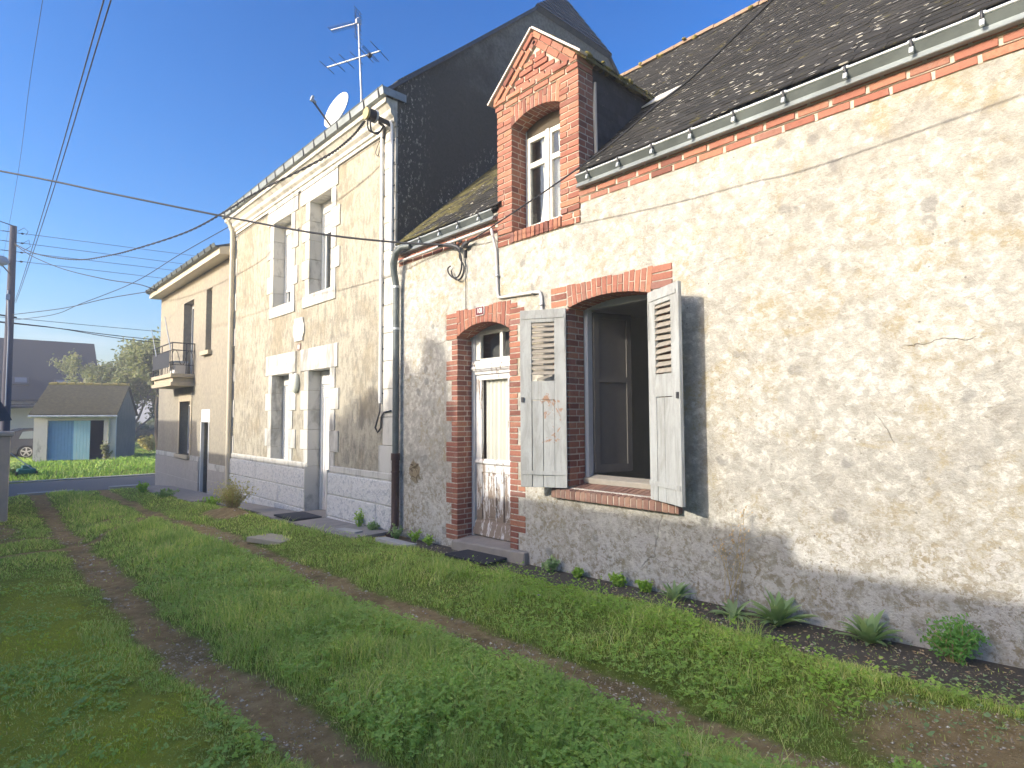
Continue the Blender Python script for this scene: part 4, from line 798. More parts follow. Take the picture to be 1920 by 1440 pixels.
for k in range(1, 9):
    t0 = k/9; a = A.lerp(C, t0)+nv*0.012; b = B.lerp(C, t0)+nv*0.012; t1 = t0-0.9/9; c2 = B.lerp(C, t1)+nv*0.022; d2 = A.lerp(C, t1)+nv*0.022
    mb.add([d2, c2, b, a, d2-nv*0.02, c2-nv*0.02], [(0, 1, 2, 3), (0, 4, 5, 1)])
part("half_hip", mb, M['blueslate'], rf, "small dark slate half-hip at the top of the gable", fix=False)
# cornice mouldings
mb = MB(); mb.prism_x([(-0.004, 5.70), (-0.035, 5.70), (-0.035, 5.75), (-0.06, 5.765), (-0.06, 5.82), (-0.105, 5.86), (-0.115, 5.89), (-0.115, 5.93), (-0.17, 5.99), (-0.20, 6.00), (-0.20, 6.07), (-0.004, 6.07)], TX0-0.02, TX1+0.015); part("cornice", mb, M['stone'], tall)
mb = MB(); mb.prism_x([(-0.20, 6.072), (-0.255, 6.085), (-0.275, 6.185), (-0.262, 6.187), (-0.245, 6.10), (-0.19, 6.085)], TX0-0.03, TX1+0.06, 0); mb.tube([(TX0-0.03, -0.272, 6.192), (TX1+0.06, -0.272, 6.192)], 0.011, 7, 1); mb.box(TX1+0.045, TX1+0.058, -0.26, 0.12, 6.08, 6.19, 0)
gt = part("gutter", mb, [M['zinc'], M['zincd']], tall)
xh = TX0+0.2
while xh < TX1: h = MB(); h.obox((xh, -0.273, 6.13), (0.010, 0, 0), (0, 0.006, 0), (0, -0.008, 0.07)); part("bracket", h, M['darkmetal'], gt); xh += 0.42
# corner pilasters of painted blocks
def blocks(x0, xin_w, xin_n, z0, z1, hgt, side, y0=-0.022):
    mb = MB(); z = z0; k = 0
    while z < z1-0.05:
        zt_ = min(z+hgt, z1); wv = xin_w if k % 2 == 0 else xin_n
        a, b = (x0, x0+wv) if side > 0 else (x0-wv, x0)
        mb.box(a, b, y0-(0.003 if k % 2 else 0), 0.02, z+0.003, zt_-0.003); z = zt_; k += 1
    return mb
part("corner_stones", blocks(TX1+0.003, 0.42, 0.30, 0.75, 5.70, 0.40, -1), M['stone'], tall, bevel=0.006); part("corner_stones", blocks(TX0-0.003, 0.30, 0.22, 0.75, 5.70, 0.40, 1), M['stone'], tall, bevel=0.006)
# window and door surrounds
def surround(op, lint, sill=None, nm="stone_surround", zlo=None):
    x0, x1, z0, z1 = op; z0 = zlo if zlo is not None else z0; mb = MB(); y0 = -0.024
    mb2 = lambda a, b, c, d, e=0: mb.box(a, b, y0-e, 0.235, c, d)
    xl_, xr_, zl = lint; n = 3
    cuts = [xl_, xl_+(xr_-xl_)*0.30, xl_+(xr_-xl_)*0.44, xl_+(xr_-xl_)*0.75, xr_] if n else []
    for a, b in zip(cuts[:-1], cuts[1:]): mb.box(a+0.002, b-0.002, y0-0.004, 0.212, z1-0.008, zl)
    z = z1-0.01; k = 0
    while z > z0+0.03:
        za = max(z-0.345, z0); wv = 0.16 if k % 2 == 0 else 0.30
        mb.box(x0-wv, x0+0.012, y0-(0.002 if k % 2 else 0), 0.215, za+0.003, z-0.003); mb.box(x1-0.012, x1+wv, y0-(0.002 if k % 2 else 0), 0.215, za+0.003, z-0.003); z = za; k += 1
    if sill: mb.box(sill[0], sill[1], y0-0.006, 0.215, sill[2], z0+0.012)
    return part(nm, mb, M['stone'], tall, bevel=0.005)
surround(W1, (-11.93, -10.45, 5.77), (-11.80, -10.56, 3.50)); surround(W2, (-10.33, -8.87, 5.75), (-10.20, -8.92, 3.50)); surround(D1, (-11.90, -10.46, 2.76), None); surround(D2, (-10.25, -8.82, 2.76), None, zlo=0.70)
for xa_ in (D2[0]-0.015, D2[1]-0.012): mb = MB(); mb.box(xa_, xa_+0.027, -0.06, 0.215, -0.3, 0.70); part("door_jamb_stone", mb, M['stone'], tall)
# plinth of rough blocks under a smooth band
mb = MB()
for a, b in ((TX0-0.006, D2[0]-0.015), (D2[1]+0.015, TX1+0.006)):
    mb.box(a, b, -0.040, 0.05, 0.665, 0.765, 0)
    z = 0.66; k = 0
    while z > -0.5:
        x = a-(0.3 if k % 2 else 0.0)
        while x < b:
            L_ = random.uniform(0.75, 1.15); p, q_ = max(x, a), min(x+L_, b); x += L_
            if q_-p > 0.04: mb.box(p+0.006, q_-0.006, -0.055-random.uniform(0, 0.012), 0.05, z-0.335, z-0.010, 1)
        mb.box(a, b, -0.042, 0.04, z-0.35, z, 2); z -= 0.345; k += 1
part("plinth", mb, [M['stone'], M['rockface'], M['stone']], tall, bevel=0.010)
# roller shutters and frames
def rwin(op, zs, nm, label, door=False):
    x0, x1, z0, z1 = op[0]+0.013, op[1]-0.013, op[2], op[3]; y = 0.205; mb = MB()
    mb.box(x0, x0+0.05, y, y+0.07, z0, z1); mb.box(x1-0.05, x1, y, y+0.07, z0, z1); mb.box(x0+0.05, x1-0.05, y-0.0, y+0.07, z1-0.20, z1); mb.box(x0+0.05, x1-0.05, y+0.01, y+0.07, z0, z0+0.05)
    wp = part(nm, mb, M['pvc'], tall, label, bevel=0.004)
    mb = MB(); z = z1-0.20
    while z > zs+0.01: mb.prism_x([(y+0.026, z-0.003), (y+0.018, z-0.020), (y+0.026, z-0.037), (y+0.034, z-0.037), (y+0.034, z-0.003)], x0+0.05, x1-0.05); z -= 0.039
    mb.box(x0+0.05, x1-0.05, y+0.012, y+0.035, z-0.03, z)
    part("roller_shutter", mb, M['shutterwhite'], wp)
    if zs > z0+0.1:
        mb = MB(); xm = (x0+x1)/2
        mb.box(x0+0.05, x0+0.10, y+0.042, y+0.075, z0+0.05, z1-0.2); mb.box(x1-0.10, x1-0.05, y+0.042, y+0.075, z0+0.05, z1-0.2); mb.box(xm-0.05, xm+0.05, y+0.042, y+0.075, z0+0.05, z1-0.2); part("sash", mb, M['pvc'], wp)
        mb = MB(); mb.box(x0+0.09, x1-0.09, y+0.055, y+0.06, z0+0.05, z1-0.2); part("pane", mb, M['glass'], wp)
        mb = MB(); mb.box(x0-0.03, x1+0.03, y+0.25, y+0.5, z0-0.05, z1); part("dark_interior", mb, M['darkroom'], wp)
    else:
        mb = MB(); mb.box(x0, x1, y+0.075, y+0.4, z0, z1); part("dark_interior", mb, M['darkroom'], wp)
    return wp
rwin(W1, 4.06, "upper_window", "upper window with its white roller shutter almost fully down"); rwin(W2, 4.86, "upper_window", "upper window with its white roller shutter half up"); rwin(D1, 0.76, "ground_window", "ground floor window closed by a white roller shutter")
x0, x1 = D2[0]+0.013, D2[1]-0.013; y = 0.205; mb = MB()
mb.box(x0, x0+0.06, y, y+0.07, -0.06, 2.36); mb.box(x1-0.06, x1, y, y+0.07, -0.06, 2.36); mb.box(x0+0.06, x1-0.06, y, y+0.07, 2.13, 2.36)
td = part("house_door", mb, M['pvc'], tall, "white entrance door under a part lowered roller shutter", bevel=0.004)
mb = MB(); z = 2.13
while z > 1.90: mb.prism_x([(y+0.026, z-0.003), (y+0.018, z-0.020), (y+0.026, z-0.037), (y+0.034, z-0.037), (y+0.034, z-0.003)], x0+0.06, x1-0.06); z -= 0.039
part("roller_shutter", mb, M['shutterwhite'], td)
mb = MB(); mb.box(x0+0.06, x0+0.13, y+0.03, y+0.07, -0.06, 2.13); mb.box(x1-0.13, x1-0.06, y+0.03, y+0.07, -0.06, 2.13); mb.box(x0+0.13, x1-0.13, y+0.04, y+0.06, -0.06, 0.5); mb.box(x0+0.13, x1-0.13, y+0.04, y+0.06, 0.5, 2.13); mb.box(x0+0.13, x1-0.13, y+0.03, y+0.07, 0.46, 0.54)
part("door_leaf", mb, M['gable_white'], td, bevel=0.003)
mb = MB(); mb.tube([(x1-0.10, y+0.03, 0.95), (x1-0.10, y-0.02, 0.95), (x1-0.18, y-0.02, 0.95)], 0.01, 7); part("handle", mb, M['steel'], td)
mb = MB(); mb.box(D2[0], D2[1], -0.10, 0.30, -0.5, -0.062); part("door_sill", mb, M['paving'], tall)
# plaque with chamfered corners, little house plate, oval wall lamp
pf = [(-10.59, 3.07), (-10.53, 2.99), (-10.53, 2.93), (-10.17, 2.93), (-10.17, 2.99), (-10.11, 3.07), (-10.11, 3.22), (-10.17, 3.27), (-10.17, 3.35), (-10.53, 3.35), (-10.53, 3.27), (-10.59, 3.22)]
mb = MB(); mb.prism_y([(x, z) for x, z in pf], -0.03, 0.0); part("stone_plaque", mb, M['stone'], tall, "blank white painted stone plaque with notched corners", bevel=0.006)
mb = MB(); mb.prism_y(rrect(0.075, 0.06, 0.01, -10.34, 2.825), -0.022, 0.0, 0); mb.prism_y(rrect(0.03, 0.035, 0.01, -10.34, 2.825), -0.025, -0.02, 1); part("house_plate", mb, [simple("brown_plate", (0.30, 0.21, 0.17), 0.5), M['platewhite']], tall)
mb = MB(); mb.ball((-10.39, -0.05, 2.17), 0.10, 0.075, 0.185, 16, 10, 0); mb.tube([(-10.39, -0.035, 2.17), (-10.39, 0.0, 2.17)], 0.09, 14, 1); part("wall_lamp", mb, [simple("opal_lamp_glass", (0.66, 0.68, 0.58), 0.4, 0.06), M['creampipe']], tall, "oval white bulkhead lamp between window and door")
# service pipes
mb = MB(); mb.tube([(-7.42, -0.05, 5.70), (-7.425, -0.05, 1.75)], 0.026, 10)
for k in range(12): z = 5.4-k*0.32; mb.box(-7.46, -7.385, -0.03, -0.0, z, z+0.02, 1)
mb.tube([(-7.425, -0.05, 1.75), (-7.42, -0.06, 1.62), (-7.47, -0.07, 1.5), (-7.52, -0.07, 1.40), (-7.47, -0.06, 1.33), (-7.40, -0.05, 1.40), (-7.39, -0.05, 1.55), (-7.33, -0.04, 1.62), (-7.15, -0.04, 1.64)], 0.012, 7, 1); part("service_conduit", mb, [M['pvc'], M['darkmetal']], tall)
mb = MB(); mb.tube([(-7.25, -0.04, 5.76), (-7.19, -0.05, 5.80), (-7.15, -0.055, 5.74), (-7.145, -0.055, 3.9)], 0.024, 10)
for k in range(6): z = 5.5-k*0.33; mb.box(-7.18, -7.11, -0.03, -0.0, z, z+0.02, 1)
part("service_conduit", mb, [M['pvc'], M['darkmetal']], tall)
mb = MB(); mb.tube([(-13.90, -0.20, 6.05), (-13.90, -0.14, 5.92), (-13.90, -0.09, 5.78), (-13.90, -0.085, 5.6), (-13.90, -0.085, -0.25)], 0.05, 12)
for z in (1.2, 2.6, 4.2, 5.3): mb.tube([(-13.90, -0.085, z), (-13.90, -0.085, z+0.05)], 0.057, 12)
part("downpipe", mb, M['creampipe'], tall)
# ================================================================== BALCONY HOUSE
bal = thing("balcony_house", "narrow cream rendered house with a small balcony and deep eaves at the lane's end", "house", (-17.5, 0, -0.3))
BX0, BX1 = -20.85, -14.09
BD, NW, GD, GW = (-18.2, -17.2, 2.70, 4.74), (-16.10, -15.62, 3.22, 4.80), (-16.30, -15.60, -0.40, 1.76), (-18.32, -17.28, 0.56, 2.0)
mb = MB(); wall_xz(mb, BX0, BX1, -0.9, 5.3, 0, 0.35, [BD, NW, GD, GW]); mb.quad((BX0, 0.35, -0.9), (BX0, 6.5, -0.9), (BX0, 6.5, 5.3), (BX0, 0.35, 5.3)); mb.quad((BX0, 6.5, -0.9), (BX1, 6.5, -0.9), (BX1, 6.5, 5.3), (BX0, 6.5, 5.3)); part("wall", mb, M['cream'], bal)
mb = MB(); mb.prism_x([(-0.30, 5.27), (-0.30, 5.42), (0.3, 5.6), (0.3, 5.29), (0.0, 5.28)], BX0-0.15, BX1); part("eaves_soffit", mb, M['creampipe'], bal)
mb = MB(); mb.prism_x([(-0.38, 5.44), (3.2, 6.7), (6.8, 5.44), (6.8, 5.38), (3.2, 6.63), (-0.30, 5.425)], BX0-0.15, BX1+0.0); part("roof", mb, M['blueslate'], bal)
mb = MB(); mb.prism_x([(-0.31, 5.40), (-0.39, 5.42), (-0.42, 5.50), (-0.41, 5.505), (-0.375, 5.435), (-0.31, 5.42)], BX0-0.17, BX1-0.02); gt = part("gutter", mb, M['zincd'], bal)
xh = BX0
while xh < BX1-0.1: h = MB(); h.obox((xh, -0.415, 5.46), (0.012, 0, 0), (0, 0.008, 0.004), (0, -0.014, 0.05)); part("bracket", h, M['darkmetal'], gt); xh += 0.5
mb = MB(); mb.box(BX0-0.03, GD[0]-0.05, -0.035, 0.05, 0.44, 0.56, 0); mb.box(GD[1]+0.05, BX1, -0.035, 0.05, 0.30, 0.44, 0)
for a, b, zt_ in ((BX0-0.03, GD[0]-0.05, 0.435), (GD[1]+0.05, BX1, 0.295)):
    for k in range(2):
        x = a-(0.2 if k else 0)
        while x < b: p, q_ = max(x, a), min(x+0.40, b); x += 0.405; mb.box(p+0.004, q_-0.004, -0.045, 0.05, zt_-0.26*(k+1)+0.006, zt_-0.26*k, 1) if q_-p > 0.03 else None
    mb.box(a, b, -0.038, 0.05, -0.8, zt_-0.525, 1); mb.box(a, b, -0.036, 0.04, zt_-0.53, zt_, 0)
part("plinth", mb, [M['stone'], M['plinthgrey']], bal, bevel=0.004)
for b4 in ((NW[0]-0.12, NW[1]+0.10, -0.10, 0.1, NW[2]-0.10, NW[2]), (GW[0]-0.14, GW[1]+0.14, -0.10, 0.1, GW[2]-0.10, GW[2])): mb = MB(); mb.box(*b4); part("window_sill", mb, M['concrete'], bal)
mb = MB(); fw = 0.13
for (a, b, c, d) in (GW,): mb.box(a-fw, a, -0.02, 0.02, c, d+0.22); mb.box(b, b+fw, -0.02, 0.02, c, d+0.22); mb.box(a, b, -0.02, 0.02, d, d+0.22)
part("window_surround", mb, M['concrete'], bal)
for (a, b, c, d), nm in ((BD, "balcony_door"), (NW, "stair_window"), (GW, "ground_window")):
    mb = MB(); y = 0.20; mb.box(a, a+0.06, y, y+0.06, c, d); mb.box(b-0.06, b, y, y+0.06, c, d); mb.box(a+0.06, b-0.06, y, y+0.06, d-0.12, d); mb.box(a+0.06, b-0.06, y, y+0.06, c, c+0.08); mb.box((a+b)/2-0.04, (a+b)/2+0.04, y, y+0.06, c+0.08, d-0.12)
    wp = part(nm, mb, M['pvc'], bal); mb = MB(); mb.box(a+0.05, b-0.05, y+0.035, y+0.04, c+0.05, d-0.1); part("pane", mb, M['darkglass'], wp)
mb = MB(); a, b, c, d = GD; mb.box(a, b, 0.0, 0.06, 1.44, d, 0); mb.box(a, a+0.05, -0.012, 0.06, c, 1.44, 0); mb.box(b-0.05, b, -0.012, 0.06, c, 1.44, 0); mb.box(a+0.05, b-0.05, 0.17, 0.22, c, 1.44, 1); gdp = part("ground_door", mb, [M['pvc'], simple("taupe_door", (0.26, 0.245, 0.20), 0.6, 0.06, 8)], bal, "narrow taupe door under a white panel")
mb = MB(); mb.ball((b-0.12, 0.15, 0.55), 0.03, 0.03, 0.03, 8, 6); part("handle", mb, M['steel'], gdp)
mb = MB(); mb.box(a-0.1, b+0.1, -0.2, 0.2, -0.7, -0.36); part("door_step", mb, M['concrete'], bal)
mb = MB(); mb.box(-19.15, -16.98, -0.56, 0.03, 2.60, 2.70); mb.box(-19.08, -17.05, -0.50, 0.03, 2.48, 2.60); mb.box(-19.15, -17.02, -0.55, 0.03, 2.38, 2.48); bl = part("balcony_slab", mb, M['concrete'], bal, bevel=0.008)
mb = MB(); T_ = mb.tube; bk = 0
for z in (3.50, 3.31): T_([(-17.02, -0.0, z), (-17.02, -0.53, z+0.0), (-19.12, -0.53, z)], 0.017 if z > 3.4 else 0.014, 6)
T_([(-17.02, -0.0, 2.93), (-17.02, -0.53, 2.93), (-19.12, -0.53, 2.93)], 0.008, 6)
for p in ((-17.02, -0.02), (-17.02, -0.53), (-19.12, -0.53), (-18.1, -0.53), (-17.02, -0.20)): T_([(p[0], p[1], 2.70), (p[0], p[1], 3.5)], 0.013, 6)
for k in range(3):
    y0_ = -0.04-k*0.17; T_([(-17.02, y0_-0.085+0.075*math.cos(t), 3.12-0.19*math.sin(t)) for t in [R(a) for a in (range(0, 181, 20) if k % 2 else range(0, -181, -20))]], 0.008, 5)
for k in range(8): xx = -17.2-k*0.26; T_([(xx, -0.53, 2.72), (xx, -0.53, 3.3)], 0.008, 5)
part("balcony_railing", mb, M['darkmetal'], bal)
mb = MB(); xx = -19.08
while xx < -17.35: mb.box(xx, xx+0.10, -0.545, -0.538, 2.88, 3.29); xx += 0.108
part("balcony_screen", mb, M['darkmetal'], bal)
for i, (p, q_) in enumerate((((-17.05, -0.56, 3.30), (-17.5, -0.62, 4.22)), ((-18.6, -0.56, 3.25), (-19.0, -0.62, 4.05)))):
    mb = MB(); mb.tube([p, q_], [0.016, 0.010], 6); single("thin_rod", mb, M['lampgrey'], ["thin rod leaning out from the balcony corner nearest the lane", "thin rod leaning out at the far end of the balcony"][i], "rod", "rods tied to the balcony railing")
mb = MB(); mb.obox((-17.55, -0.25, 2.86), (0.24, 0, 0), (0, 0.15, 0), (0.03, 0, 0.15), 0); mb.obox((-17.50, -0.25, 3.03), (0.25, 0, 0), (0, 0.16, 0), (0.0, 0, 0.02), 1); mb.tube([(-17.72, -0.41, 2.95), (-17.72, -0.43, 3.05), (-17.38, -0.43, 3.05), (-17.38, -0.41, 2.95)], 0.01, 6, 1); single("cool_box", mb, [M['gable_white'], M['lampgrey']], "white and grey box standing on the balcony floor", "box", bevel=0.01)

# ================================================================== GARAGE, FAR HOUSE, CAR
gar = thing("garage", "small detached garage with mossy roof and blue sliding door across the road", "garage", (-34.5, -0.5, -0.45))
ang = R(70); o = Vector((-35.05, -2.06, 0)); ux = Vector((math.cos(ang), math.sin(ang), 0))*1.0; ux = Vector((-34.0+35.05, 0.97+2.06, 0)); GWd = ux.length; ux.normalize(); uy = Vector((-ux.y, ux.x, 0)); GDp = 5.2
def gp3(u, v, z): p = o+ux*u+uy*v; return (p.x, p.y, z)
def gbox(mb, u0, u1, v0, v1, z0, z1, mi=0): mb.hexa([gp3(u0, v0, z0), gp3(u1, v0, z0), gp3(u1, v1, z0), gp3(u0, v1, z0), gp3(u0, v0, z1), gp3(u1, v0, z1), gp3(u1, v1, z1), gp3(u0, v1, z1)], mi)
ZE, ZR, d0, d1, dt = 1.78, 3.20, 0.52, 2.72, 1.44
mb = MB(); gbox(mb, 0, d0, 0, 0.2, -0.9, ZE); gbox(mb, d1, GWd, 0, 0.2, -0.9, ZE); gbox(mb, d0, d1, 0, 0.2, dt, ZE); gbox(mb, 0, 0.2, 0.2, GDp, -0.9, ZE); gbox(mb, 0.2, GWd-0.2, GDp-0.2, GDp, -0.9, ZE)
for u in (0.0,): mb.add([gp3(u, 0, ZE), gp3(u, GDp, ZE), gp3(u, GDp/2, ZR), gp3(u+0.2, 0, ZE), gp3(u+0.2, GDp, ZE), gp3(u+0.2, GDp/2, ZR)], [(0, 1, 2), (3, 5, 4), (0, 3, 4, 1), (1, 4, 5, 2), (2, 5, 3, 0)])
g_ = G("garage_render", 0.95, 0.1); n_ = g_.noise(2.5, 6, 0.65); zz_ = g_.xyz()[2]; drip = g_.math('MULTIPLY', g_.rng(g_.noise(5, 6, 0.7, 0, g_.map((1, 1, 0.35))), 0.52, 0.62), g_.rng(zz_, -0.4, 1.0, 1, 0)); g_.col(g_.mix(g_.math('MULTIPLY', drip, 0.7), g_.mix(n_, (0.50, 0.48, 0.45), (0.62, 0.60, 0.56)), (0.12, 0.12, 0.10)))
part("wall", mb, g_.mat, gar)
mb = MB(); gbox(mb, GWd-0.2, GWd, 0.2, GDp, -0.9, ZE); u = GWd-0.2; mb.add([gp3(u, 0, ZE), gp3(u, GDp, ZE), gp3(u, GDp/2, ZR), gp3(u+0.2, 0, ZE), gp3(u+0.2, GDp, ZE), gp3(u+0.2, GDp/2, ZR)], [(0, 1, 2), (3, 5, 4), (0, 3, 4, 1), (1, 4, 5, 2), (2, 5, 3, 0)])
part("side_wall", mb, simple("shaded_cement", (0.19, 0.165, 0.13), 0.95, 0.35, 3, bump=0.2), gar)  # cement grey, its colour set darker to stand for this side's shade
mb = MB(); ov = 0.15; sl3 = (ZR-ZE)/(GDp/2)
rfp = lambda u, v, dz: gp3(u, v, ZE+sl3*min(v, GDp-v)+dz)
for va, vb in ((-0.22, GDp/2), (GDp+0.22, GDp/2)):
    mb.hexa([rfp(-ov, va, 0.01), rfp(GWd+ov*0.6, va, 0.01), rfp(GWd+ov*0.6, vb, 0.01), rfp(-ov, vb, 0.01), rfp(-ov, va, 0.09), rfp(GWd+ov*0.6, va, 0.09), rfp(GWd+ov*0.6, vb, 0.09), rfp(-ov, vb, 0.09)])
rf = part("roof", mb, M['mossroof'], gar)
mb = MB(); u = -ov
while u < GWd+0.05: a = Vector(rfp(u, GDp/2, 0.06)); b = Vector(rfp(min(u+0.36, GWd+0.1), GDp/2, 0.075)); mb.tube([a, b], [0.10, 0.115], 8); u += 0.37
part("ridge_tile_row", mb, M['moss'], rf)
mb = MB(); mb.tube([rfp(-ov, -0.27, 0.0), rfp(GWd+ov*0.6, -0.27, 0.0)], 0.06, 8); mb.tube([gp3(d1+0.22, -0.22, ZE-0.1), gp3(d1+0.22, -0.06, ZE-0.25), gp3(d1+0.22, -0.06, -0.3)], 0.045, 8); part("gutter", mb, M['zincb'], gar)
for (a, b, v, mk, lb) in ((d0, d0+1.02, 0.10, 'bluedoor', "deep blue sliding door leaf"), (d0+1.0, d0+1.66, 0.05, 'paleblue', "pale blue sliding door leaf")):
    mb = MB(); u = a
    while u < b-0.02: gbox(mb, u+0.003, min(u+0.13, b)-0.003, v, v+0.03, -0.42, dt-0.01); u += 0.13
    part("door_leaf", mb, M[mk], gar, lb)
mb = MB(); gbox(mb, 0.22, GWd-0.22, 0.25, GDp-0.25, -0.46, -0.42); gbox(mb, 0.3, GWd-0.3, 2.5, 2.6, -0.4, 2.0); part("dark_interior", mb, M['darkroom'], gar)

far = thing("far_house", "white house with a big dark slate roof and skylights far behind the garage", "house", (-52, -5, -0.6))
FX = -50.0; mb = MB(); mb.box(FX-8.6, FX, -16, 2.45, -1.2, 2.95)
for yy in (2.45,): mb.add([(FX, yy, 2.9), (FX-8.6, yy, 2.9), (FX-4.3, yy, 7.05), (FX, yy-0.3, 2.9), (FX-8.6, yy-0.3, 2.9), (FX-4.3, yy-0.3, 7.05)], [(0, 1, 2), (3, 5, 4)])
part("wall", mb, M['gable_white'], far)
mb = MB(); 
for s in (1, -1):
    xa, xr_ = (FX+0.35, FX-4.3) if s > 0 else (FX-8.95, FX-4.3); z0 = 2.95-0.3
    mb.hexa([(xa, -16.2, z0), (xa, 2.62, z0), (xr_, 2.62, 7.05), (xr_, -16.2, 7.05), (xa, -16.2, z0+0.14), (xa, 2.62, z0+0.14), (xr_, 2.62, 7.20), (xr_, -16.2, 7.20)])
rf = part("roof", mb, M['farroof'], far)
fs = (7.15-2.8)/(4.65)
for (ya, yb, zb, zt_) in ((-2.2, -1.35, 3.72, 4.25), (0.0, 1.3, 3.72, 4.15)):
    mb = MB(); P = lambda y, z, h: (FX+0.35-(z-2.79)/fs*1.0-0.0+h*0.73, y, z+h*0.68)
    mb.hexa([P(ya, zb, 0.02), P(yb, zb, 0.02), P(yb, zt_, 0.02), P(ya, zt_, 0.02), P(ya, zb, 0.14), P(yb, zb, 0.14), P(yb, zt_, 0.14), P(ya, zt_, 0.14)], 0)
    m_ = 0.12; mb.hexa([P(ya+m_, zb+m_, 0.10), P(yb-m_, zb+m_, 0.10), P(yb-m_, zt_-m_*0.6, 0.10), P(ya+m_, zt_-m_*0.6, 0.10), P(ya+m_, zb+m_, 0.155), P(yb-m_, zb+m_, 0.155), P(yb-m_, zt_-m_*0.6, 0.155), P(ya+m_, zt_-m_*0.6, 0.155)], 1)
    part("skylight", mb, [M['darkmetal'], simple("skylight_glass", (0.12, 0.15, 0.19), 0.35, 0.05, 2)], far)
mb = MB(); mb.hexa([(FX+0.0, -7, 2.10), (FX+1.3, -7, 1.95), (FX+1.3, 1.2, 2.35), (FX, 1.2, 2.50), (FX, -7, 2.24), (FX+1.3, -7, 2.09), (FX+1.3, 1.2, 2.49), (FX, 1.2, 2.64)]); part("porch_roof", mb, M['farroof'], far)
mb = MB(); mb.box(FX, FX+0.05, -7, 1.2, 2.65, 2.80); part("white_fascia", mb, M['pvc'], far)

car = thing("parked_car", "dark grey car parked behind the blue-doored garage", "car", (-40.5, -1.0, -0.52)); car["_local"] = 1
cb = MB()   # car points along +y, local metres: length along y, width along x
prof = [(-2.15, 0.25), (-2.2, 0.55), (-2.1, 0.95), (-1.75, 1.40), (-1.2, 1.53), (0.2, 1.52), (0.75, 1.30), (1.15, 1.02), (1.85, 0.90), (2.1, 0.70), (2.15, 0.35), (2.05, 0.22)]
lo = [(y, z) for y, z in prof]
def sect(w): return w
n = len(prof); vs = []
for xi, f in ((-0.86, 0), (-0.86, 1), (0.86, 1), (0.86, 0)):
    pass
rings = [(-0.80, 0.97), (-0.88, 0.99), (-0.88, 1.0), (0.88, 1.0), (0.88, 0.99), (0.80, 0.97)]
for x_, s_ in rings:
    for (y_, z_) in prof:
        tz = max(0, (z_-0.95)/0.6); vs.append((x_*(1-0.18*tz), y_*s_, 0.2+(z_-0.2)*s_))
cb.add(vs, [(r*n+i, r*n+(i+1) % n, (r+1)*n+(i+1) % n, (r+1)*n+i) for r in range(5) for i in range(n)]+[tuple(range(n-1, -1, -1)), tuple(range(5*n, 6*n))], 0)
part("body", cb, M['carpaint'], car, bevel=0.03)
for s in (-1, 1):
    wb = MB(); X_ = s*0.84
    for pl_ in ([(-1.62, 1.0), (-1.45, 1.36), (-0.75, 1.43), (-0.75, 1.0)], [(-0.68, 1.0), (-0.68, 1.43), (0.2, 1.43), (0.72, 1.06), (0.70, 1.0)]):
        k = len(pl_); wb.add([(s*(0.885*(1-0.18*max(0, (z_-0.95)/0.6))), y_, z_) for y_, z_ in pl_]+[(s*(0.865*(1-0.18*max(0, (z_-0.95)/0.6))), y_, z_) for y_, z_ in pl_], [tuple(range(k)), tuple(range(2*k-1, k-1, -1))]+[(i, (i+1) % k, k+(i+1) % k, k+i) for i in range(k)])
    part("side_window", wb, simple("car_glass", (0.20, 0.26, 0.28), 0.08, 0.05, 3, spec=0.6) if s > 0 else M['darkglass'], car)
    for y_ in (-1.30, 1.32):
        t = MB(); t.tube([(s*0.70, y_, 0.32), (s*0.90, y_, 0.32)], 0.325, 20); wh = part("wheel", t, M['black'], car)
        t = MB(); t.tube([(s*0.895, y_, 0.32), (s*0.905, y_, 0.32)], 0.07, 12)
        for k in range(5): a = R(72*k+18); t.obox((s*0.905, y_+0.13*math.cos(a), 0.32+0.13*math.sin(a)), (0.008, 0, 0), (0, 0.10*math.cos(a), 0.10*math.sin(a)), (0, -0.032*math.sin(a), 0.032*math.cos(a)))
        for k in range(20): a, b = R(18*k), R(18*k+18); t.obox((s*0.90, y_+0.225*math.cos((a+b)/2), 0.32+0.225*math.sin((a+b)/2)), (0.008, 0, 0), (0, -0.04*math.sin((a+b)/2), 0.04*math.cos((a+b)/2)), (0, 0.016*math.cos((a+b)/2), 0.016*math.sin((a+b)/2)))
        part("rim", t, M['alloy'], wh)
mb = MB(); mb.obox((0.4, -2.12, 0.9), (0.22, 0, 0), (0, 0.03, 0), (0, 0, 0.07)); mb.obox((-0.4, -2.12, 0.9), (0.22, 0, 0), (0, 0.03, 0), (0, 0, 0.07)); part("tail_light", mb, simple("tail_red", (0.3, 0.02, 0.02), 0.3), car)
car.location = (-40.5, -0.95, -0.50); car.rotation_euler = (0, 0, R(12))

# ================================================================== LEFT EDGE: PILLAR, SHED, POLE
mb = MB(); mb.hexa([(-14.45, -4.9, -0.5), (-14.0, -4.9, -0.5), (-14.0, -3.77, -0.5), (-14.45, -3.77, -0.5), (-14.45, -4.9, 1.24), (-14.0, -4.9, 1.24), (-14.0, -3.77, 1.24), (-14.45, -3.77, 1.24)])
pil = thing("gate_pillar", "stained rendered gate pillar with a flat cap at the left edge", "pillar", (-14.2, -4.2, -0.25)); part("shaft", mb, M['plinthgrey'], pil, bevel=0.015)
mb = MB(); mb.box(-14.5, -13.95, -4.95, -3.72, 1.24, 1.32); part("cap", mb, M['plinthgrey'], pil, bevel=0.012)
shed = thing("slate_roofed_shed", "low shed with dark slate roof behind the gate pillar", "shed", (-17, -5.5, -0.3))
mb = MB(); mb.box(-18.5, -16.0, -8, -4.05, -0.6, 1.55); part("wall", mb, M['gable_white'], shed)
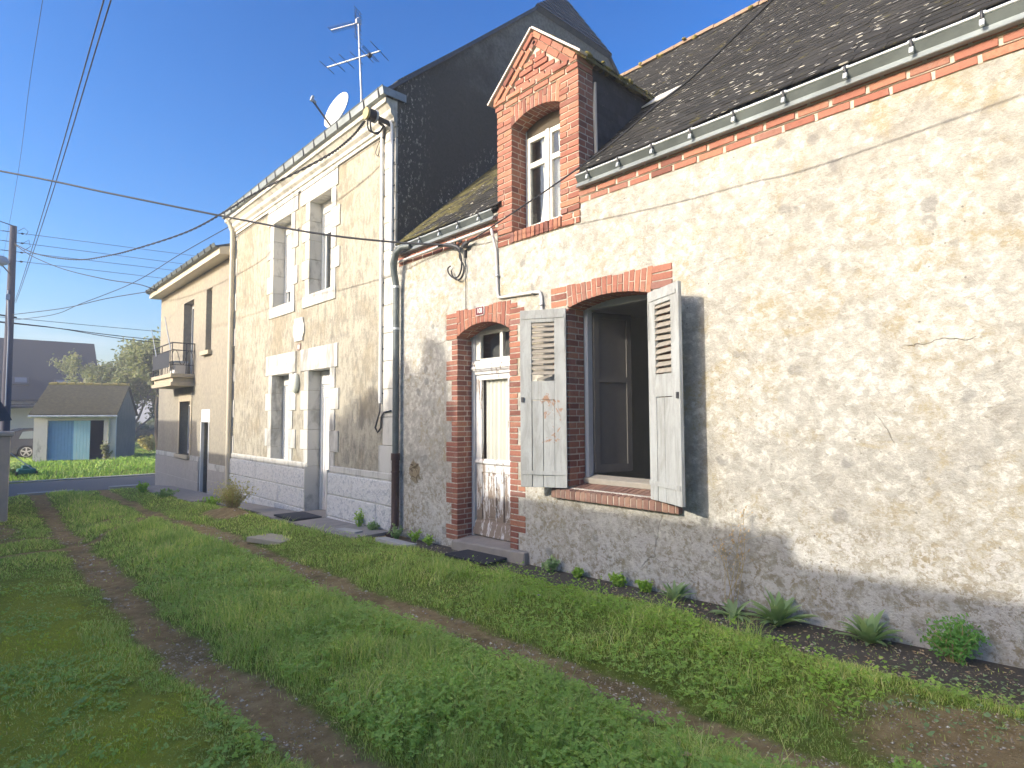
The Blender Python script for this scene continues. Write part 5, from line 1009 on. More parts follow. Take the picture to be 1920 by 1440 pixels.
mb = MB(); mb.prism_x([(-3.68, 1.52), (-3.72, 1.62), (-3.98, 2.12), (-6.0, 3.2), (-8.3, 1.6), (-8.3, 1.45), (-6.0, 3.0), (-4.1, 1.9), (-3.85, 1.5)], -18.6, -15.9); part("roof", mb, M['blueslate'], shed)
mb = MB(); mb.tube([(-15.95, -3.92, 1.45), (-15.95, -3.92, -0.3)], 0.05, 8); part("downpipe", mb, M['pvc'], shed)

PX, PY = -28.0, -3.33
pole = thing("utility_pole", "dark wooden utility pole with a street lamp and many wires", "utility pole", (PX, PY, -0.5))
mb = MB(); mb.tube([(PX, PY, -0.6), (PX, PY, 4), (PX, PY, 8.62)], [0.15, 0.135, 0.105], 12); part("shaft", mb, M['polewood'], pole)
mb = MB(); mb.tube([(PX+0.13, PY-0.02, 2.0), (PX+0.125, PY-0.02, 4.6), (PX+0.12, PY-0.08, 6.2)], 0.022, 8); mb.box(PX+0.09, PX+0.19, PY-0.14, PY-0.02, 5.85, 6.05); part("cable_guard", mb, M['lampgrey'], pole)
mb = MB(); mb.tube([(PX+0.1, PY, 6.75), (PX+0.18, PY-0.25, 7.05), (PX+0.2, PY-0.42, 7.12)], 0.022, 8); lp = part("lamp_arm", mb, M['darkmetal'], pole)
mb = MB(); mb.ball((PX+0.2, PY-0.40, 7.22), 0.19, 0.33, 0.17, 16, 10); mb.ball((PX+0.2, PY-0.42, 7.34), 0.17, 0.29, 0.09, 16, 8); part("lamp_head", mb, M['lampgrey'], lp)
mb = MB()
for z in (8.39, 8.03, 7.68, 7.34): mb.tube([(PX, PY+0.08, z), (PX, PY+0.30, z)], 0.012, 6); mb.ball((PX, PY+0.26, z), 0.035, 0.05, 0.035, 8, 6); mb.tube([(PX, PY-0.08, z), (PX, PY-0.3, z)], 0.012, 6)
mb.tube([(PX, PY+0.12, 8.45), (PX, PY+0.3, 8.62), (PX, PY+0.42, 8.5), (PX, PY+0.36, 8.36)], 0.010, 5); mb.tube([(PX, PY+0.3, 8.05), (PX, PY+0.45, 8.2), (PX, PY+0.5, 7.95), (PX, PY+0.3, 7.75)], 0.010, 5); mb.tube([(PX, PY+0.2, 5.25), (PX, PY-0.3, 5.3)], 0.03, 6); mb.tube([(PX+0.1, PY, 8.6), (PX+0.1, PY-0.5, 8.72), (PX+0.1, PY-1.4, 8.6)], 0.018, 6)
part("insulator", mb, M['black'], pole)

# ================================================================== WIRES
def smooth_pts(P, n=6):
    P = [Vector(p) for p in P]; out = []
    for i in range(len(P)-1):
        p0, p1, p2, p3 = P[max(i-1, 0)], P[i], P[i+1], P[min(i+2, len(P)-1)]
        for k in range(n):
            t = k/n; out.append(0.5*((2*p1)+(p2-p0)*t+(2*p0-5*p1+4*p2-p3)*t*t+(3*p1-p0-3*p2+p3)*t**3))
    out.append(P[-1]); return out
def wire(P, r, label, group="overhead wires across the lane", twist=False, mat='wire'):
    pts = smooth_pts(P) if len(P) > 2 else [Vector(P[0]).lerp(Vector(P[1]), k/12)-Vector((0, 0, 4*0.004*(Vector(P[1])-Vector(P[0])).length*(k/12)*(1-k/12))) for k in range(13)]
    mb = MB()
    if twist:
        fine = smooth_pts([tuple(p) for p in pts], 10)
        for ph in (0, math.pi):
            mb.tube([p+Vector((0, math.cos(i*0.55+ph)*r*0.8, math.sin(i*0.55+ph)*r*0.8)) for i, p in enumerate(fine)], r*0.75, 5)
    else: mb.tube(pts, r, 6)
    return single("overhead_wire", mb, M[mat], label, "wire", group, fix=False)
wire([(-18.1, -8.2, 7.2), (-12, -4.12, 5.42), (-10.28, -2.97, 4.88), (-8.52, -1.80, 4.33), (-7.35, -1.02, 3.99), (-6.46, -0.42, 3.80), (-5.80, -0.09, 3.685)], 0.013, "thick black cable sloping from the left edge down to the brick house wall")
wire([(-5.42, -0.06, 3.625), (-3.13, -0.65, 3.665), (-2.26, -0.90, 3.73), (-1.29, -1.20, 3.85), (3.0, -2.55, 4.75)], 0.008, "black wire rising from the clamp past the dormer and across the roof")
wire([(-7.2, -0.46, 5.66), (-7.57, -0.50, 5.52), (-8.30, -0.60, 5.43), (-10.22, -0.86, 5.41), (-11.18, -0.99, 5.35), (-12.99, -1.24, 5.30), (-15.90, -1.65, 5.48), (-17.74, -1.90, 5.66), (-19.93, -2.20, 5.95), (-22.61, -2.58, 6.49), (-25.22, -2.94, 7.13), (-27.9, -3.3, 7.95)], 0.014, "twisted bundle sagging from the tall house bracket to the pole", twist=True)
wire([(-3.0, -3.12, 8.2), (-10.64, -3.04, 8.0), (-20.98, -2.86, 8.0), (-36.07, -2.66, 8.0), (-43, -2.6, 8.05)], 0.011, "left wire of the close pair running steeply overhead", "pair of wires running along the lane"); wire([(-3.0, -3.0, 8.2), (-10.58, -2.96, 8.0), (-20.9, -2.78, 8.0), (-36.0, -2.60, 8.0), (-43, -2.54, 8.05)], 0.011, "right wire of the close pair running steeply overhead", "pair of wires running along the lane")
wire([(-6, -3.7, 9.1), (-13.03, -3.63, 9.0), (-16.66, -3.59, 9.0), (-24.28, -3.45, 9.0), (-44, -3.3, 9.0)], 0.005, "faint lone wire high at the left edge of the sky", "pair of wires running along the lane")
for (za, yb, zb), lb in (((8.39, 2.94, 8.64), "topmost of the four level wires from the pole"), ((8.03, 2.42, 8.20), "second level wire below the pole's top"), ((7.68, 2.11, 7.86), "third level wire below the pole's top"), ((7.34, 1.62, 7.45), "lowest of the four level wires from the pole top")):
    s_ = (zb-za)/(yb+3.3); wire([(PX, -14, za-s_*10.7), (PX, -3.3, za), (PX, yb, zb), (PX, 14, zb+s_*(14-yb))], 0.010, lb, "level wires from the pole")
for (za, yb, zb), lb in (((5.22, 1.48, 5.17), "upper of the low wires crossing behind the balcony"), ((5.02, 1.49, 4.81), "thick low wire crossing just above the balcony rail"), ((5.05, 1.3, 4.70), "lowest thin wire sagging beside the thick low one")):
    s_ = (zb-za)/(yb+3.3); wire([(PX, -14, za+0.1), (PX, -3.33, za), (PX, yb, zb), (PX, 14, zb+s_*(14-yb)*0.3)], 0.016 if 'thick' in lb else 0.010, lb, "low wires from the pole")
wire([(-28, -3.28, 7.95), (-26.63, -2.85, 7.31), (-24.51, -2.13, 6.56), (-22.03, -1.28, 5.91), (-20.37, -0.71, 5.56), (-20.0, -0.30, 5.36)], 0.014, "wire sloping from the pole down to the balcony house eaves", "service wires from the pole to the houses")
wire([(-28, -3.32, 5.33), (-24.42, -2.10, 5.23), (-22.0, -1.27, 5.30), (-20.0, -0.36, 5.36)], 0.012, "almost level wire from the pole to the balcony house eaves", "service wires from the pole to the houses")
wire([(-28, -3.30, 5.13), (-24.07, -2.40, 4.93), (-22.06, -1.93, 5.05), (-18.68, -1.15, 5.25), (-16.22, -0.57, 5.66), (-14.12, -0.08, 5.95)], 0.010, "wire curving up from the pole to the tall house corner", "service wires from the pole to the houses")
# clamp and coil on the near wall
cl = thing("cable_clamp", "cable clamp with hanging coils of black wire on the near house wall", "clamp", (-5.6, -0.05, 3.5))
mb = MB(); mb.tube([(-5.95, -0.10, 3.70), (-5.80, -0.09, 3.685), (-5.68, -0.075, 3.655), (-5.60, -0.065, 3.62), (-5.56, -0.06, 3.58)], [0.012, 0.026, 0.028, 0.02, 0.012], 8); mb.tube([(-5.53, -0.05, 3.60), (-5.46, -0.06, 3.615), (-5.40, -0.065, 3.635)], [0.02, 0.035, 0.02], 8); mb.ball((-5.47, -0.05, 3.60), 0.05, 0.04, 0.025, 8, 6)
mb.tube([(-5.47, -0.0, 3.60), (-5.47, -0.06, 3.60)], 0.014, 6); mb.tube([(-5.42, -0.055, 3.63), (-5.33, -0.06, 3.66)], 0.008, 5); mb.tube([(-5.42, -0.06, 3.625), (-5.31, -0.06, 3.64)], 0.008, 5); part("clamp_body", mb, M['darkmetal'], cl)
mb = MB()
mb.tube(smooth_pts([(-5.65, -0.07, 3.62), (-5.55, -0.06, 3.52), (-5.54, -0.05, 3.37), (-5.60, -0.045, 3.27), (-5.70, -0.045, 3.26), (-5.80, -0.045, 3.33), (-5.82, -0.045, 3.40), (-5.77, -0.045, 3.42)]), 0.010, 6); mb.tube(smooth_pts([(-5.56, -0.06, 3.58), (-5.57, -0.055, 3.48), (-5.50, -0.045, 3.36), (-5.54, -0.045, 3.25), (-5.62, -0.045, 3.22), (-5.72, -0.045, 3.28), (-5.76, -0.04, 3.36)]), 0.010, 6); mb.tube(smooth_pts([(-5.66, -0.05, 3.76), (-5.66, -0.05, 3.66), (-5.62, -0.06, 3.61), (-5.53, -0.06, 3.60)]), 0.009, 6); mb.tube([(-5.50, -0.03, 3.58), (-5.50, -0.02, 3.3), (-5.505, -0.012, 2.84)], 0.004, 5); mb.box(-5.53, -5.50, -0.02, 0.0, 3.48, 3.57)
part("wire_coil", mb, M['wire'], cl)
# bracket on the tall house
br = thing("service_bracket", "round yellowed insulator on a dark bracket arm below the tall house gutter", "bracket", (-7.24, -0.2, 5.78))
mb = MB(); mb.tube([(-7.22, 0.0, 5.77), (-7.22, -0.30, 5.80)], 0.035, 10); mb.tube(smooth_pts([(-7.40, -0.05, 5.62), (-7.38, -0.05, 5.70), (-7.32, -0.08, 5.75), (-7.25, -0.2, 5.76)]), 0.022, 8); part("arm", mb, M['darkmetal'], br)
mb = MB(); mb.tube([(-7.22, -0.30, 5.80), (-7.22, -0.40, 5.80)], 0.085, 16, 0); mb.tube([(-7.22, -0.402, 5.80), (-7.22, -0.435, 5.80)], 0.08, 16, 1); mb.tube([(-7.22, -0.27, 5.80), (-7.22, -0.295, 5.80)], 0.09, 16, 2); part("insulator", mb, [M['wire'], M['insul'], M['lampgrey']], br)
mb = MB()
for k, (dx, dz) in enumerate(((0, 0), (0.03, -0.02), (-0.03, 0.015))): mb.tube(smooth_pts([(-7.22+dx, -0.40+k*0.03, 5.74), (-7.24+dx, -0.38+k*0.03, 5.60+dz), (-7.22+dx, -0.30+k*0.03, 5.56+dz), (-7.22, -0.20, 5.62), (-7.22, -0.14, 5.72)]), 0.011, 6)
part("drip_loop", mb, M['wire'], br)
mb = MB(); mb.tube(smooth_pts([(-13.9, -0.03, 5.64), (-10.5, -0.03, 5.66), (-7.75, -0.03, 5.675), (-7.55, -0.03, 5.62)]), 0.006, 5); mb.tube(smooth_pts([(-7.55, -0.03, 5.62), (-7.62, -0.04, 5.50), (-7.56, -0.04, 5.42), (-7.50, -0.04, 5.50), (-7.48, -0.04, 5.60)]), 0.005, 5); single("facade_cable", mb, M['wire'], "thin cable clipped along the tall house wall beneath its cornice", "cable", fix=False)

# ================================================================== AERIAL AND DISH
ant = thing("television_aerial", "rooftop aerial with two booms on a thin mast above the tall house", "aerial", (-8.72, 0.30, 6.5))
mb = MB(); mb.tube([(-8.70, 0.30, 6.35), (-8.71, 0.30, 7.0), (-8.75, 0.30, 7.4), (-8.84, 0.30, 8.37)], 0.017, 8); part("mast", mb, M['steel'], ant)
lb0, lb1 = Vector((-10.16, 0.30, 8.21)), Vector((-7.95, 0.30, 7.31))
ctr = Vector((-8.77, 0.30, 7.64)); bd = Vector((-0.88, -0.46, -0.06)).normalized()   # boom heading
b0, b1 = ctr+bd*0.66, ctr-bd*0.40
mb = MB(); mb.tube([b0, b1], 0.013, 7); bm_ = part("long_boom", mb, M['steel'], ant)
el = Vector((-0.46, 0.88, 0.0)).normalized()
mb = MB()
for t, L_ in ((-0.01, 0.20), (0.19, 0.22), (0.37, 0.22), (0.56, 0.19), (0.74, 0.22), (0.80, 0.22), (0.83, 0.24), (0.985, 0.28)): p = b0.lerp(b1, t); mb.tube([p-el*L_, p+el*L_], 0.006, 5)
p = b0.lerp(b1, 0.80); mb.obox(p-Vector((0, 0, 0.02)), (0.03, 0, 0), (0, 0.03, 0), (0, 0, 0.025)); part("element", mb, M['darkmetal'], bm_)
ctr = Vector((-8.84, 0.30, 8.28)); u1 = ctr+Vector((-0.88, -0.46, 0.0)).normalized()*0.56
mb = MB(); mb.tube([ctr, u1], 0.012, 7); mb.box(ctr.x-0.03, ctr.x+0.03, 0.26, 0.34, ctr.z-0.02, ctr.z+0.06); bm_ = part("short_boom", mb, M['steel'], ant)
mb = MB()
for k in range(10): p = ctr.lerp(u1, 0.2+0.8*k/9); mb.tube([p-el*0.085, p+el*0.085], 0.006, 5)
for s in (1, -1):
    q0 = ctr.lerp(u1, 0.02); tip = q0+Vector((-0.05, 0.03, s*0.26))
    for k in range(4): pp = q0.lerp(tip, 0.25+0.25*k); mb.tube([pp-el*0.12, pp+el*0.12], 0.005, 5)
    mb.tube([q0-el*0.08, tip-el*0.05], 0.005, 5); mb.tube([q0+el*0.08, tip+el*0.05], 0.005, 5)
part("element", mb, M['darkmetal'], bm_)
dish = thing("satellite_dish", "white satellite dish with lichen spots at the tall house gutter", "satellite dish", (-9.3, 0.1, 6.6))
dc = Vector((-9.27, 0.12, 6.86)); dn = Vector((0.14, -0.94, 0.30)).normalized(); du = dn.orthogonal(); dz_ = (Vector((0, 0, 1))-dn*dn.z).normalized(); dx_ = dz_.cross(dn)
mb = MB(); vs = []; fs = []; nr, na = 6, 28
for r_ in range(nr+1):
    for a in range(na):
        t = r_/nr; rad = t*0.33; vs.append(dc+dx_*(math.cos(2*math.pi*a/na)*rad*0.93)+dz_*(math.sin(2*math.pi*a/na)*rad*1.08)+dn*(0.05*(t*t-1)))
for r_ in range(nr):
    for a in range(na): fs.append((r_*na+a, r_*na+(a+1) % na, (r_+1)*na+(a+1) % na, (r_+1)*na+a))
mb.add(vs, fs, 0, True); vs2 = [Vector(v)-dn*0.012 for v in vs]; mb.add(vs2, [f[::-1] for f in fs], 0, True)
gd_ = G("dish_white", 0.5, 0.3); gd_.col(gd_.mix(gd_.rng(gd_.noise(9, 5, 0.65), 0.58, 0.66, 0, 0.6), (0.80, 0.79, 0.73), (0.42, 0.41, 0.37))); part("reflector", mb, gd_.mat, dish, fix=False)
mb = MB(); a0 = dc-dz_*0.34; a1 = dc+dn*0.44-dz_*0.16
for off in (-0.012, 0.012): mb.tube([a0+dz_*off, a1+dz_*off], 0.008, 6)
for k in range(6): p = a0.lerp(a1, k/6); mb.tube([p+dz_*0.012, p-dz_*0.012], 0.006, 5)
arm = part("arm", mb, M['darkmetal'], dish); mb = MB(); mb.obox(a1+dz_*0.02, dn*0.02, dx_*0.02, dz_*0.05); mb.tube([a1, a1-dn*0.08], 0.025, 8); part("receiver_head", mb, M['lampgrey'], arm)
mb = MB(); mb.tube([dc-dn*0.05, dc-dn*0.16, dc-dn*0.16-Vector((0, 0, 0.45))], 0.02, 8); part("mount", mb, M['steel'], dish)
# ================================================================== TREES, SHRUBS, PLANTS
def grow(mb, tips, p, d, L, r, depth, rnd, up=0.12, spread=0.55, wob=0.25):
    n = 4; pts = [p]; rs = [r]
    for k in range(n):
        d = (d+Vector((rnd.uniform(-wob, wob), rnd.uniform(-wob, wob), rnd.uniform(-wob, wob)+up*0.5))).normalized()
        p = p+d*(L/n); pts.append(p); rs.append(r*(1-0.38*(k+1)/n))
    mb.tube(pts, rs, 6 if r > 0.03 else 4, 0, cap=False)
    if depth == 0: tips += pts[1:]; return
    if depth <= 2: tips += pts[2:]
    for k in range(rnd.choice((2, 3, 3))):
        dd = (d+Vector((rnd.uniform(-1, 1), rnd.uniform(-1, 1), rnd.uniform(-0.5, 0.9)+up))*spread).normalized()
        grow(mb, tips, pts[-1] if k < 2 else pts[2], dd, L*rnd.uniform(0.62, 0.85), rs[-1]*0.75, depth-1, rnd, up, spread, wob)
def leafquad(mb, c, s, rnd, el=1.5):
    a = Vector((rnd.gauss(0, 1), rnd.gauss(0, 1), rnd.gauss(0, 1))).normalized(); b = a.orthogonal().normalized()
    mb.add([c-a*s*el*0.5, c+b*s*0.4, c+a*s*el*0.5, c-b*s*0.4], [(0, 1, 2, 3)])
def tree(name, label, loc, H, r, depth, nleaf, ls, jit, bark, leaf, seed, up=0.12, spread=0.55, lean=(0, 0), group=None, L0=None):
    rnd = random.Random(seed); t = thing(name, label, "tree", loc, group); mb = MB(); tips = []
    grow(mb, tips, Vector(loc)-Vector((0, 0, 0.2)), Vector((lean[0], lean[1], 1)).normalized(), L0 or H*0.30, r, depth, rnd, up, spread)
    part("trunk", mb, bark, t, fix=False)
    lb = MB()
    for k in range(nleaf):
        c = rnd.choice(tips)+Vector((rnd.gauss(0, jit), rnd.gauss(0, jit), rnd.gauss(0, jit*0.8))); leafquad(lb, c, ls*rnd.uniform(0.6, 1.4), rnd)
    part("crown", lb, leaf, t, fix=False); return t
TG = "trees behind the garage"
tree("garden_tree", "bare twisting pale-limbed tree with thin olive foliage between garage and balcony house", (-42.5, 3.0, -0.55), 4.8, 0.20, 5, 14000, 0.13, 0.26, M['bark'], M['olive'], 3, 0.10, 0.75, (0.05, -0.05), TG, 2.05)
tree("garden_tree", "thin twiggy tree showing above the garage roof ridge", (-46.0, 1.2, -0.55), 4.2, 0.13, 5, 4200, 0.10, 0.20, M['barkd'], M['olive'], 8, 0.14, 0.7, (0, 0), TG, 1.75)
tree("conifer", "dark evergreen rising just left of the balcony house", (-41.0, 4.3, -0.55), 6.2, 0.22, 5, 14000, 0.15, 0.30, M['barkd'], M['dkleaf'], 12, 0.30, 0.55, (0, 0), TG, 2.3)
tree("garden_tree", "shaded olive tree filling the gap beside the balcony house wall", (-46.0, 5.6, -0.55), 5.0, 0.2, 5, 13000, 0.16, 0.32, M['barkd'], M['dkleaf'], 21, 0.12, 0.7, (0, 0), TG, 2.2)
tree("garden_tree", "low tree half hidden by the garage side wall", (-44.0, 2.3, -0.55), 4.2, 0.16, 5, 9000, 0.14, 0.28, M['bark'], M['olive'], 33, 0.10, 0.75, (0.1, 0.1), TG, 1.75)
def bush(name, label, loc, rx, ry, h, n, ls, leaf, seed, cat="shrub", stems=14, stemmat=None):
    rnd = random.Random(seed); t = thing(name, label, cat, loc); mb = MB(); lb = MB(); L = Vector(loc)
    for k in range(stems):
        a = rnd.uniform(0, 6.28); q_ = rnd.uniform(0.2, 1.0); tip = L+Vector((rx*q_*math.cos(a), ry*q_*math.sin(a), h*rnd.uniform(0.6, 1.0)*(1-0.35*q_*q_))); m = L.lerp(tip, 0.5)+Vector((rnd.gauss(0, rx*0.06), rnd.gauss(0, ry*0.06), 0.03*h))
        mb.tube([L+Vector((0.1*rx*math.cos(a), 0.1*ry*math.sin(a), -0.03)), m, tip], [0.012*h+0.002, 0.008*h+0.0015, 0.003*h+0.001], 4, cap=False)
        for j in range(n//stems):
            u = rnd.uniform(0.25, 1.05); c = (L.lerp(m, u*2) if u < 0.5 else m.lerp(tip, u*2-1))+Vector((rnd.gauss(0, rx*0.13), rnd.gauss(0, ry*0.13), rnd.gauss(0, h*0.08))); c.z = max(c.z, L.z+0.01); leafquad(lb, c, ls*rnd.uniform(0.6, 1.5), rnd, 1.7)
    part("stems", mb, stemmat or M['drystem'], t, fix=False); part("foliage", lb, leaf, t, fix=False); return t
bush("yellowing_shrub", "yellowing feathery shrub on dark soil in front of the tall house", (-11.1, -0.85, -0.07), 0.42, 0.32, 0.56, 1500, 0.022, M['yellowleaf'], 5, stems=34)
bush("yellow_bush", "small yellow bush under the bare tree on the far lawn", (-43.0, 4.25, -0.55), 0.75, 0.7, 1.15, 900, 0.11, M['yellowleaf'], 6)
bush("ivy_clump", "dark ivy climbing by the garage downpipe", (-33.95, 0.62, -0.5), 0.18, 0.25, 1.0, 300, 0.07, M['dkleaf'], 7)
bush("garden_shrub", "bluish green garden shrub beside the road at the left", (-27.6, -3.1, -0.5), 0.6, 0.6, 0.55, 500, 0.08, M['rosette'], 8)
rnd = random.Random(17); mb = MB()     # hedge and woods closing the far lawn
for k in range(16000):
    y = rnd.uniform(-8, 60); x = -66-rnd.uniform(0, 3)+1.5*math.sin(y*0.5); z = -0.7+rnd.random()**0.8*(3.0+1.0*math.sin(y*0.37+1)+0.6*math.sin(y*1.3)); leafquad(mb, Vector((x, y, z)), rnd.uniform(0.25, 0.55), rnd)
h_ = struct("far_hedge", mb, M['dkleaf'], 'stuff', fix=False)

def rosette(name, label, loc, n, L, wd, seed, mat='rosette', up=(25, 75), cat="plant", group=None):
    rnd = random.Random(seed); mb = MB(); c = Vector((0, 0, 0))
    for k in range(n):
        a = rnd.uniform(0, 6.28); e0 = R(rnd.uniform(*up)); ln = L*rnd.uniform(0.65, 1.1); w0 = wd*rnd.uniform(0.8, 1.2); hd = Vector((math.cos(a), math.sin(a), 0)); sd = Vector((-hd.y, hd.x, 0)); p = c+hd*0.01; e = e0; seg = 6; vs = []
        for s in range(seg+1):
            t = s/seg; ww = w0*(0.35+1.3*t)*(1-t)**0.7*1.6 if t < 1 else 0.0; ww = w0*max(0.0, math.sin(math.pi*min(1, 0.12+0.88*t)))**0.8
            fold = Vector((0, 0, ww*0.25)); vs += [p-sd*ww*0.5+fold, p, p+sd*ww*0.5+fold]
            p = p+(hd*math.cos(e)+Vector((0, 0, math.sin(e))))*(ln/seg); e -= R(rnd.uniform(2, 11))
        mb.add(vs, [(3*s+j, 3*s+j+1, 3*s+j+4, 3*s+j+3) for s in range(seg) for j in range(2)], 0, True)
    return single(name, mb, M[mat], label, cat, group, loc, fix=False)
RG = "broad-leaved rosettes at the foot of the brick house wall"
def onwall(x, y): return (x, y, float(gzf(x, y)))
rosette("leafy_rosette", "small upright leafy rosette below the right shutter", onwall(-2.62, -0.17), 30, 0.18, 0.030, 1, up=(35, 88), group=RG)
rosette("leafy_rosette", "largest leafy rosette with broad pointed leaves, middle of the bare soil strip", onwall(-1.80, -0.17), 50, 0.26, 0.042, 2, up=(30, 88), group=RG); rosette("leafy_rosette", "low spreading rosette touching the left side of the largest one", onwall(-2.12, -0.18), 22, 0.18, 0.036, 9, up=(15, 60), group=RG)
rosette("leafy_rosette", "dark green rosette with long strap leaves nearest the right edge", onwall(-1.24, -0.14), 40, 0.225, 0.040, 3, up=(25, 88), group=RG)
bush("feathery_plant", "soft pale green feathery plant against the wall at the right edge", onwall(-0.80, -0.15), 0.16, 0.12, 0.26, 1500, 0.014, M['feather'], 31, "plant", 30)
t = thing("dry_tall_weed", "tall dried weed with thin brown stems against the wall right of the window", "weed", onwall(-2.2, -0.06)); mb = MB(); lb = MB(); rnd = random.Random(41); L0_ = Vector(onwall(-2.2, -0.06))
for k in range(7):
    tip = L0_+Vector((rnd.uniform(-0.30, 0.22), rnd.uniform(-0.06, 0.02), rnd.uniform(0.45, 0.82))); m = L0_.lerp(tip, 0.5)+Vector((rnd.gauss(0, 0.03), 0, 0.03)); mb.tube([L0_+Vector((rnd.uniform(-0.08, 0.08), 0, 0)), m, tip], [0.0028, 0.002, 0.001], 4)
    for j in range(10):
        u = rnd.uniform(0.45, 1); p = m.lerp(tip, u*2-1) if u > 0.5 else m; q_ = p+Vector((rnd.gauss(0, 0.05), rnd.gauss(0, 0.02), rnd.uniform(0.0, 0.07))); mb.tube([p, q_], 0.0012, 3); leafquad(lb, q_, 0.012, rnd); leafquad(lb, q_+Vector((0.004, 0, 0.01)), 0.012, rnd)
part("stems", mb, M['drystem'], t, fix=False); part("seed_heads", lb, M['deadleaf'], t, fix=False)["kind"] = "stuff"
WG = "small weeds at the foot of the walls"
wl = [(-6.80, -0.16, "weed tuft at the foot of the zinc downpipe", 0.30, 0.16), (-6.45, -0.10, "weed tuft under the crumbled patch left of the old door", 0.22, 0.15), (-6.12, -0.10, "low weed just left of the old door's brickwork", 0.16, 0.13), (-4.05, -0.10, "small weed at the wall foot right of the stone step", 0.20, 0.13), (-3.72, -0.09, "tiny weed under the left end of the brick sill", 0.13, 0.10), (-3.25, -0.10, "weed clump at the wall foot under the open window", 0.17, 0.13), (-7.45, -0.14, "weed clump beside the tall house door corner", 0.26, 0.12), (-7.85, -0.13, "thin flowering weed in front of the white stone plinth", 0.42, 0.10), (-13.2, -0.55, "leafy weed at the left corner of the tall house", 0.28, 0.30), (-15.4, -0.95, "scruffy weed before the balcony house step", 0.28, 0.35), (-17.6, -1.0, "taller weed growing before the balcony house plinth", 0.36, 0.30), (-2.95, -0.09, "dry weed tuft left of the small rosette", 0.14, 0.12)]
for i, (x, y, lb_, h, r) in enumerate(wl):
    b = bush("weed", lb_, onwall(x, y), r*0.8, min(r, 0.10)*0.8 if x > -9 else r*0.7, h*0.75, 170, 0.022 if x > -9 else 0.04, M['herb' if i % 3 else 'rosette'], 50+i, "weed", 10, M['feather']); b["group"] = WG

# ================================================================== GROUND COVER (numpy built)
def fromarrays(name, V, Fq, nv_per, mat, faces):
    """V: (n, k, 3); faces: list of index tuples within one item"""
    n, k = V.shape[:2]; me = bpy.data.meshes.new(name); me.vertices.add(n*k); me.vertices.foreach_set("co", V.reshape(-1).astype(np.float32))
    base = (np.arange(n)*k)[:, None]; loops = np.concatenate([base+np.array(f)[None, :] for f in faces], 1).reshape(-1); tot = np.tile([len(f) for f in faces], n); st = np.concatenate([[0], np.cumsum(tot)[:-1]])
    me.loops.add(len(loops)); me.loops.foreach_set("vertex_index", loops.astype(np.int32)); me.polygons.add(len(tot)); me.polygons.foreach_set("loop_start", st.astype(np.int32)); me.polygons.foreach_set("loop_total", tot.astype(np.int32)); me.update(calc_edges=True)
    me.materials.append(mat); o = bpy.data.objects.new(name, me); COL.objects.link(o); o["kind"] = 'stuff'; return o
def polar(n, r0, r1, a0=R(93), a1=R(181)):
    r = np.exp(rng.uniform(np.log(r0), np.log(r1), n)); a = rng.uniform(a0, a1, n); return r*np.cos(a), -4.385+r*np.sin(a), r
def blades(name, x, y, h, wdt, mat, bend=0.5, zoff=0):
    n = len(x); z = gzf(x, y)-0.006+zoff; a = rng.uniform(0, 2*np.pi, n); dx, dy = np.cos(a), np.sin(a); b = bend*rng.uniform(0.2, 1.5, n)*h; a2 = a+np.pi/2+rng.normal(0, 0.5, n); sx, sy = np.cos(a2)*wdt/2, np.sin(a2)*wdt/2
    V = np.zeros((n, 5, 3)); m = 0.55
    for i, (t, s) in enumerate(((0, -1), (0, 1), (m, 0.8), (m, -0.8), (1, 0))):
        V[:, i, 0] = x+dx*b*t*t+s*sx; V[:, i, 1] = y+dy*b*t*t+s*sy; V[:, i, 2] = z+h*(t-0.25*np.minimum(1, b/h)*t*t)
    return fromarrays(name, V, None, 5, mat, [(0, 1, 2, 3), (3, 2, 4)])
x, y, r = polar(480000, 1.5, 22.5); s_ = soil(x, y)
keep = (y < -0.12) & (y > -7) & (x < 0.7) & (x > -20.4) & (rng.random(len(x)) > np.clip(s_*1.15, 0, 0.955)) & ~((x < -7.15) & (x > -14) & (y > -0.64)) & ~((x <= -14) & (y > -0.88)) & ~((x > -5.45) & (x < -4.6) & (y > -0.42))
x, y, r, s_ = x[keep], y[keep], r[keep], s_[keep]
big = fbm(x, y, 0.9, 4); mossz = (y < -3.55+(big-0.5)*1.2) & (x > -8)
tuft = np.clip(fbm(x, y, 3.0, 3)*2-0.6, 0.1, 1.3)
mid = np.exp(-((y+2.45)/0.55)**2)
h = (0.030+0.055*tuft)*(0.75+0.9*mid)*(1-0.55*np.clip(s_*1.6, 0, 1)); h = np.where((y > -1.45) & (x > -7), h*1.05, h); h = np.where((x > -2.4) & (y < -1.4), h*0.62, h); h = np.where(x < -8, h*1.1, h); h = np.maximum(h*rng.uniform(0.6, 1.35, len(x)), 0.012)
wd_ = np.maximum(0.0024, 0.00095*r)*rng.uniform(0.8, 1.3, len(x))
g1 = ~mossz; blades("grass", x[g1], y[g1], h[g1], wd_[g1], M['grass'], 0.75)
g2 = mossz & (rng.random(len(x)) < 0.85); yl = g2 & (fbm(x, y, 1.7, 4)+rng.normal(0, 0.06, len(x)) > 0.47); blades("mossy_grass", x[yl], y[yl], h[yl]*0.38, wd_[yl], M['grassy'], 0.8); gr_ = g2 & ~yl; blades("short_grass", x[gr_], y[gr_], h[gr_]*0.55, wd_[gr_], M['grass'], 0.8)
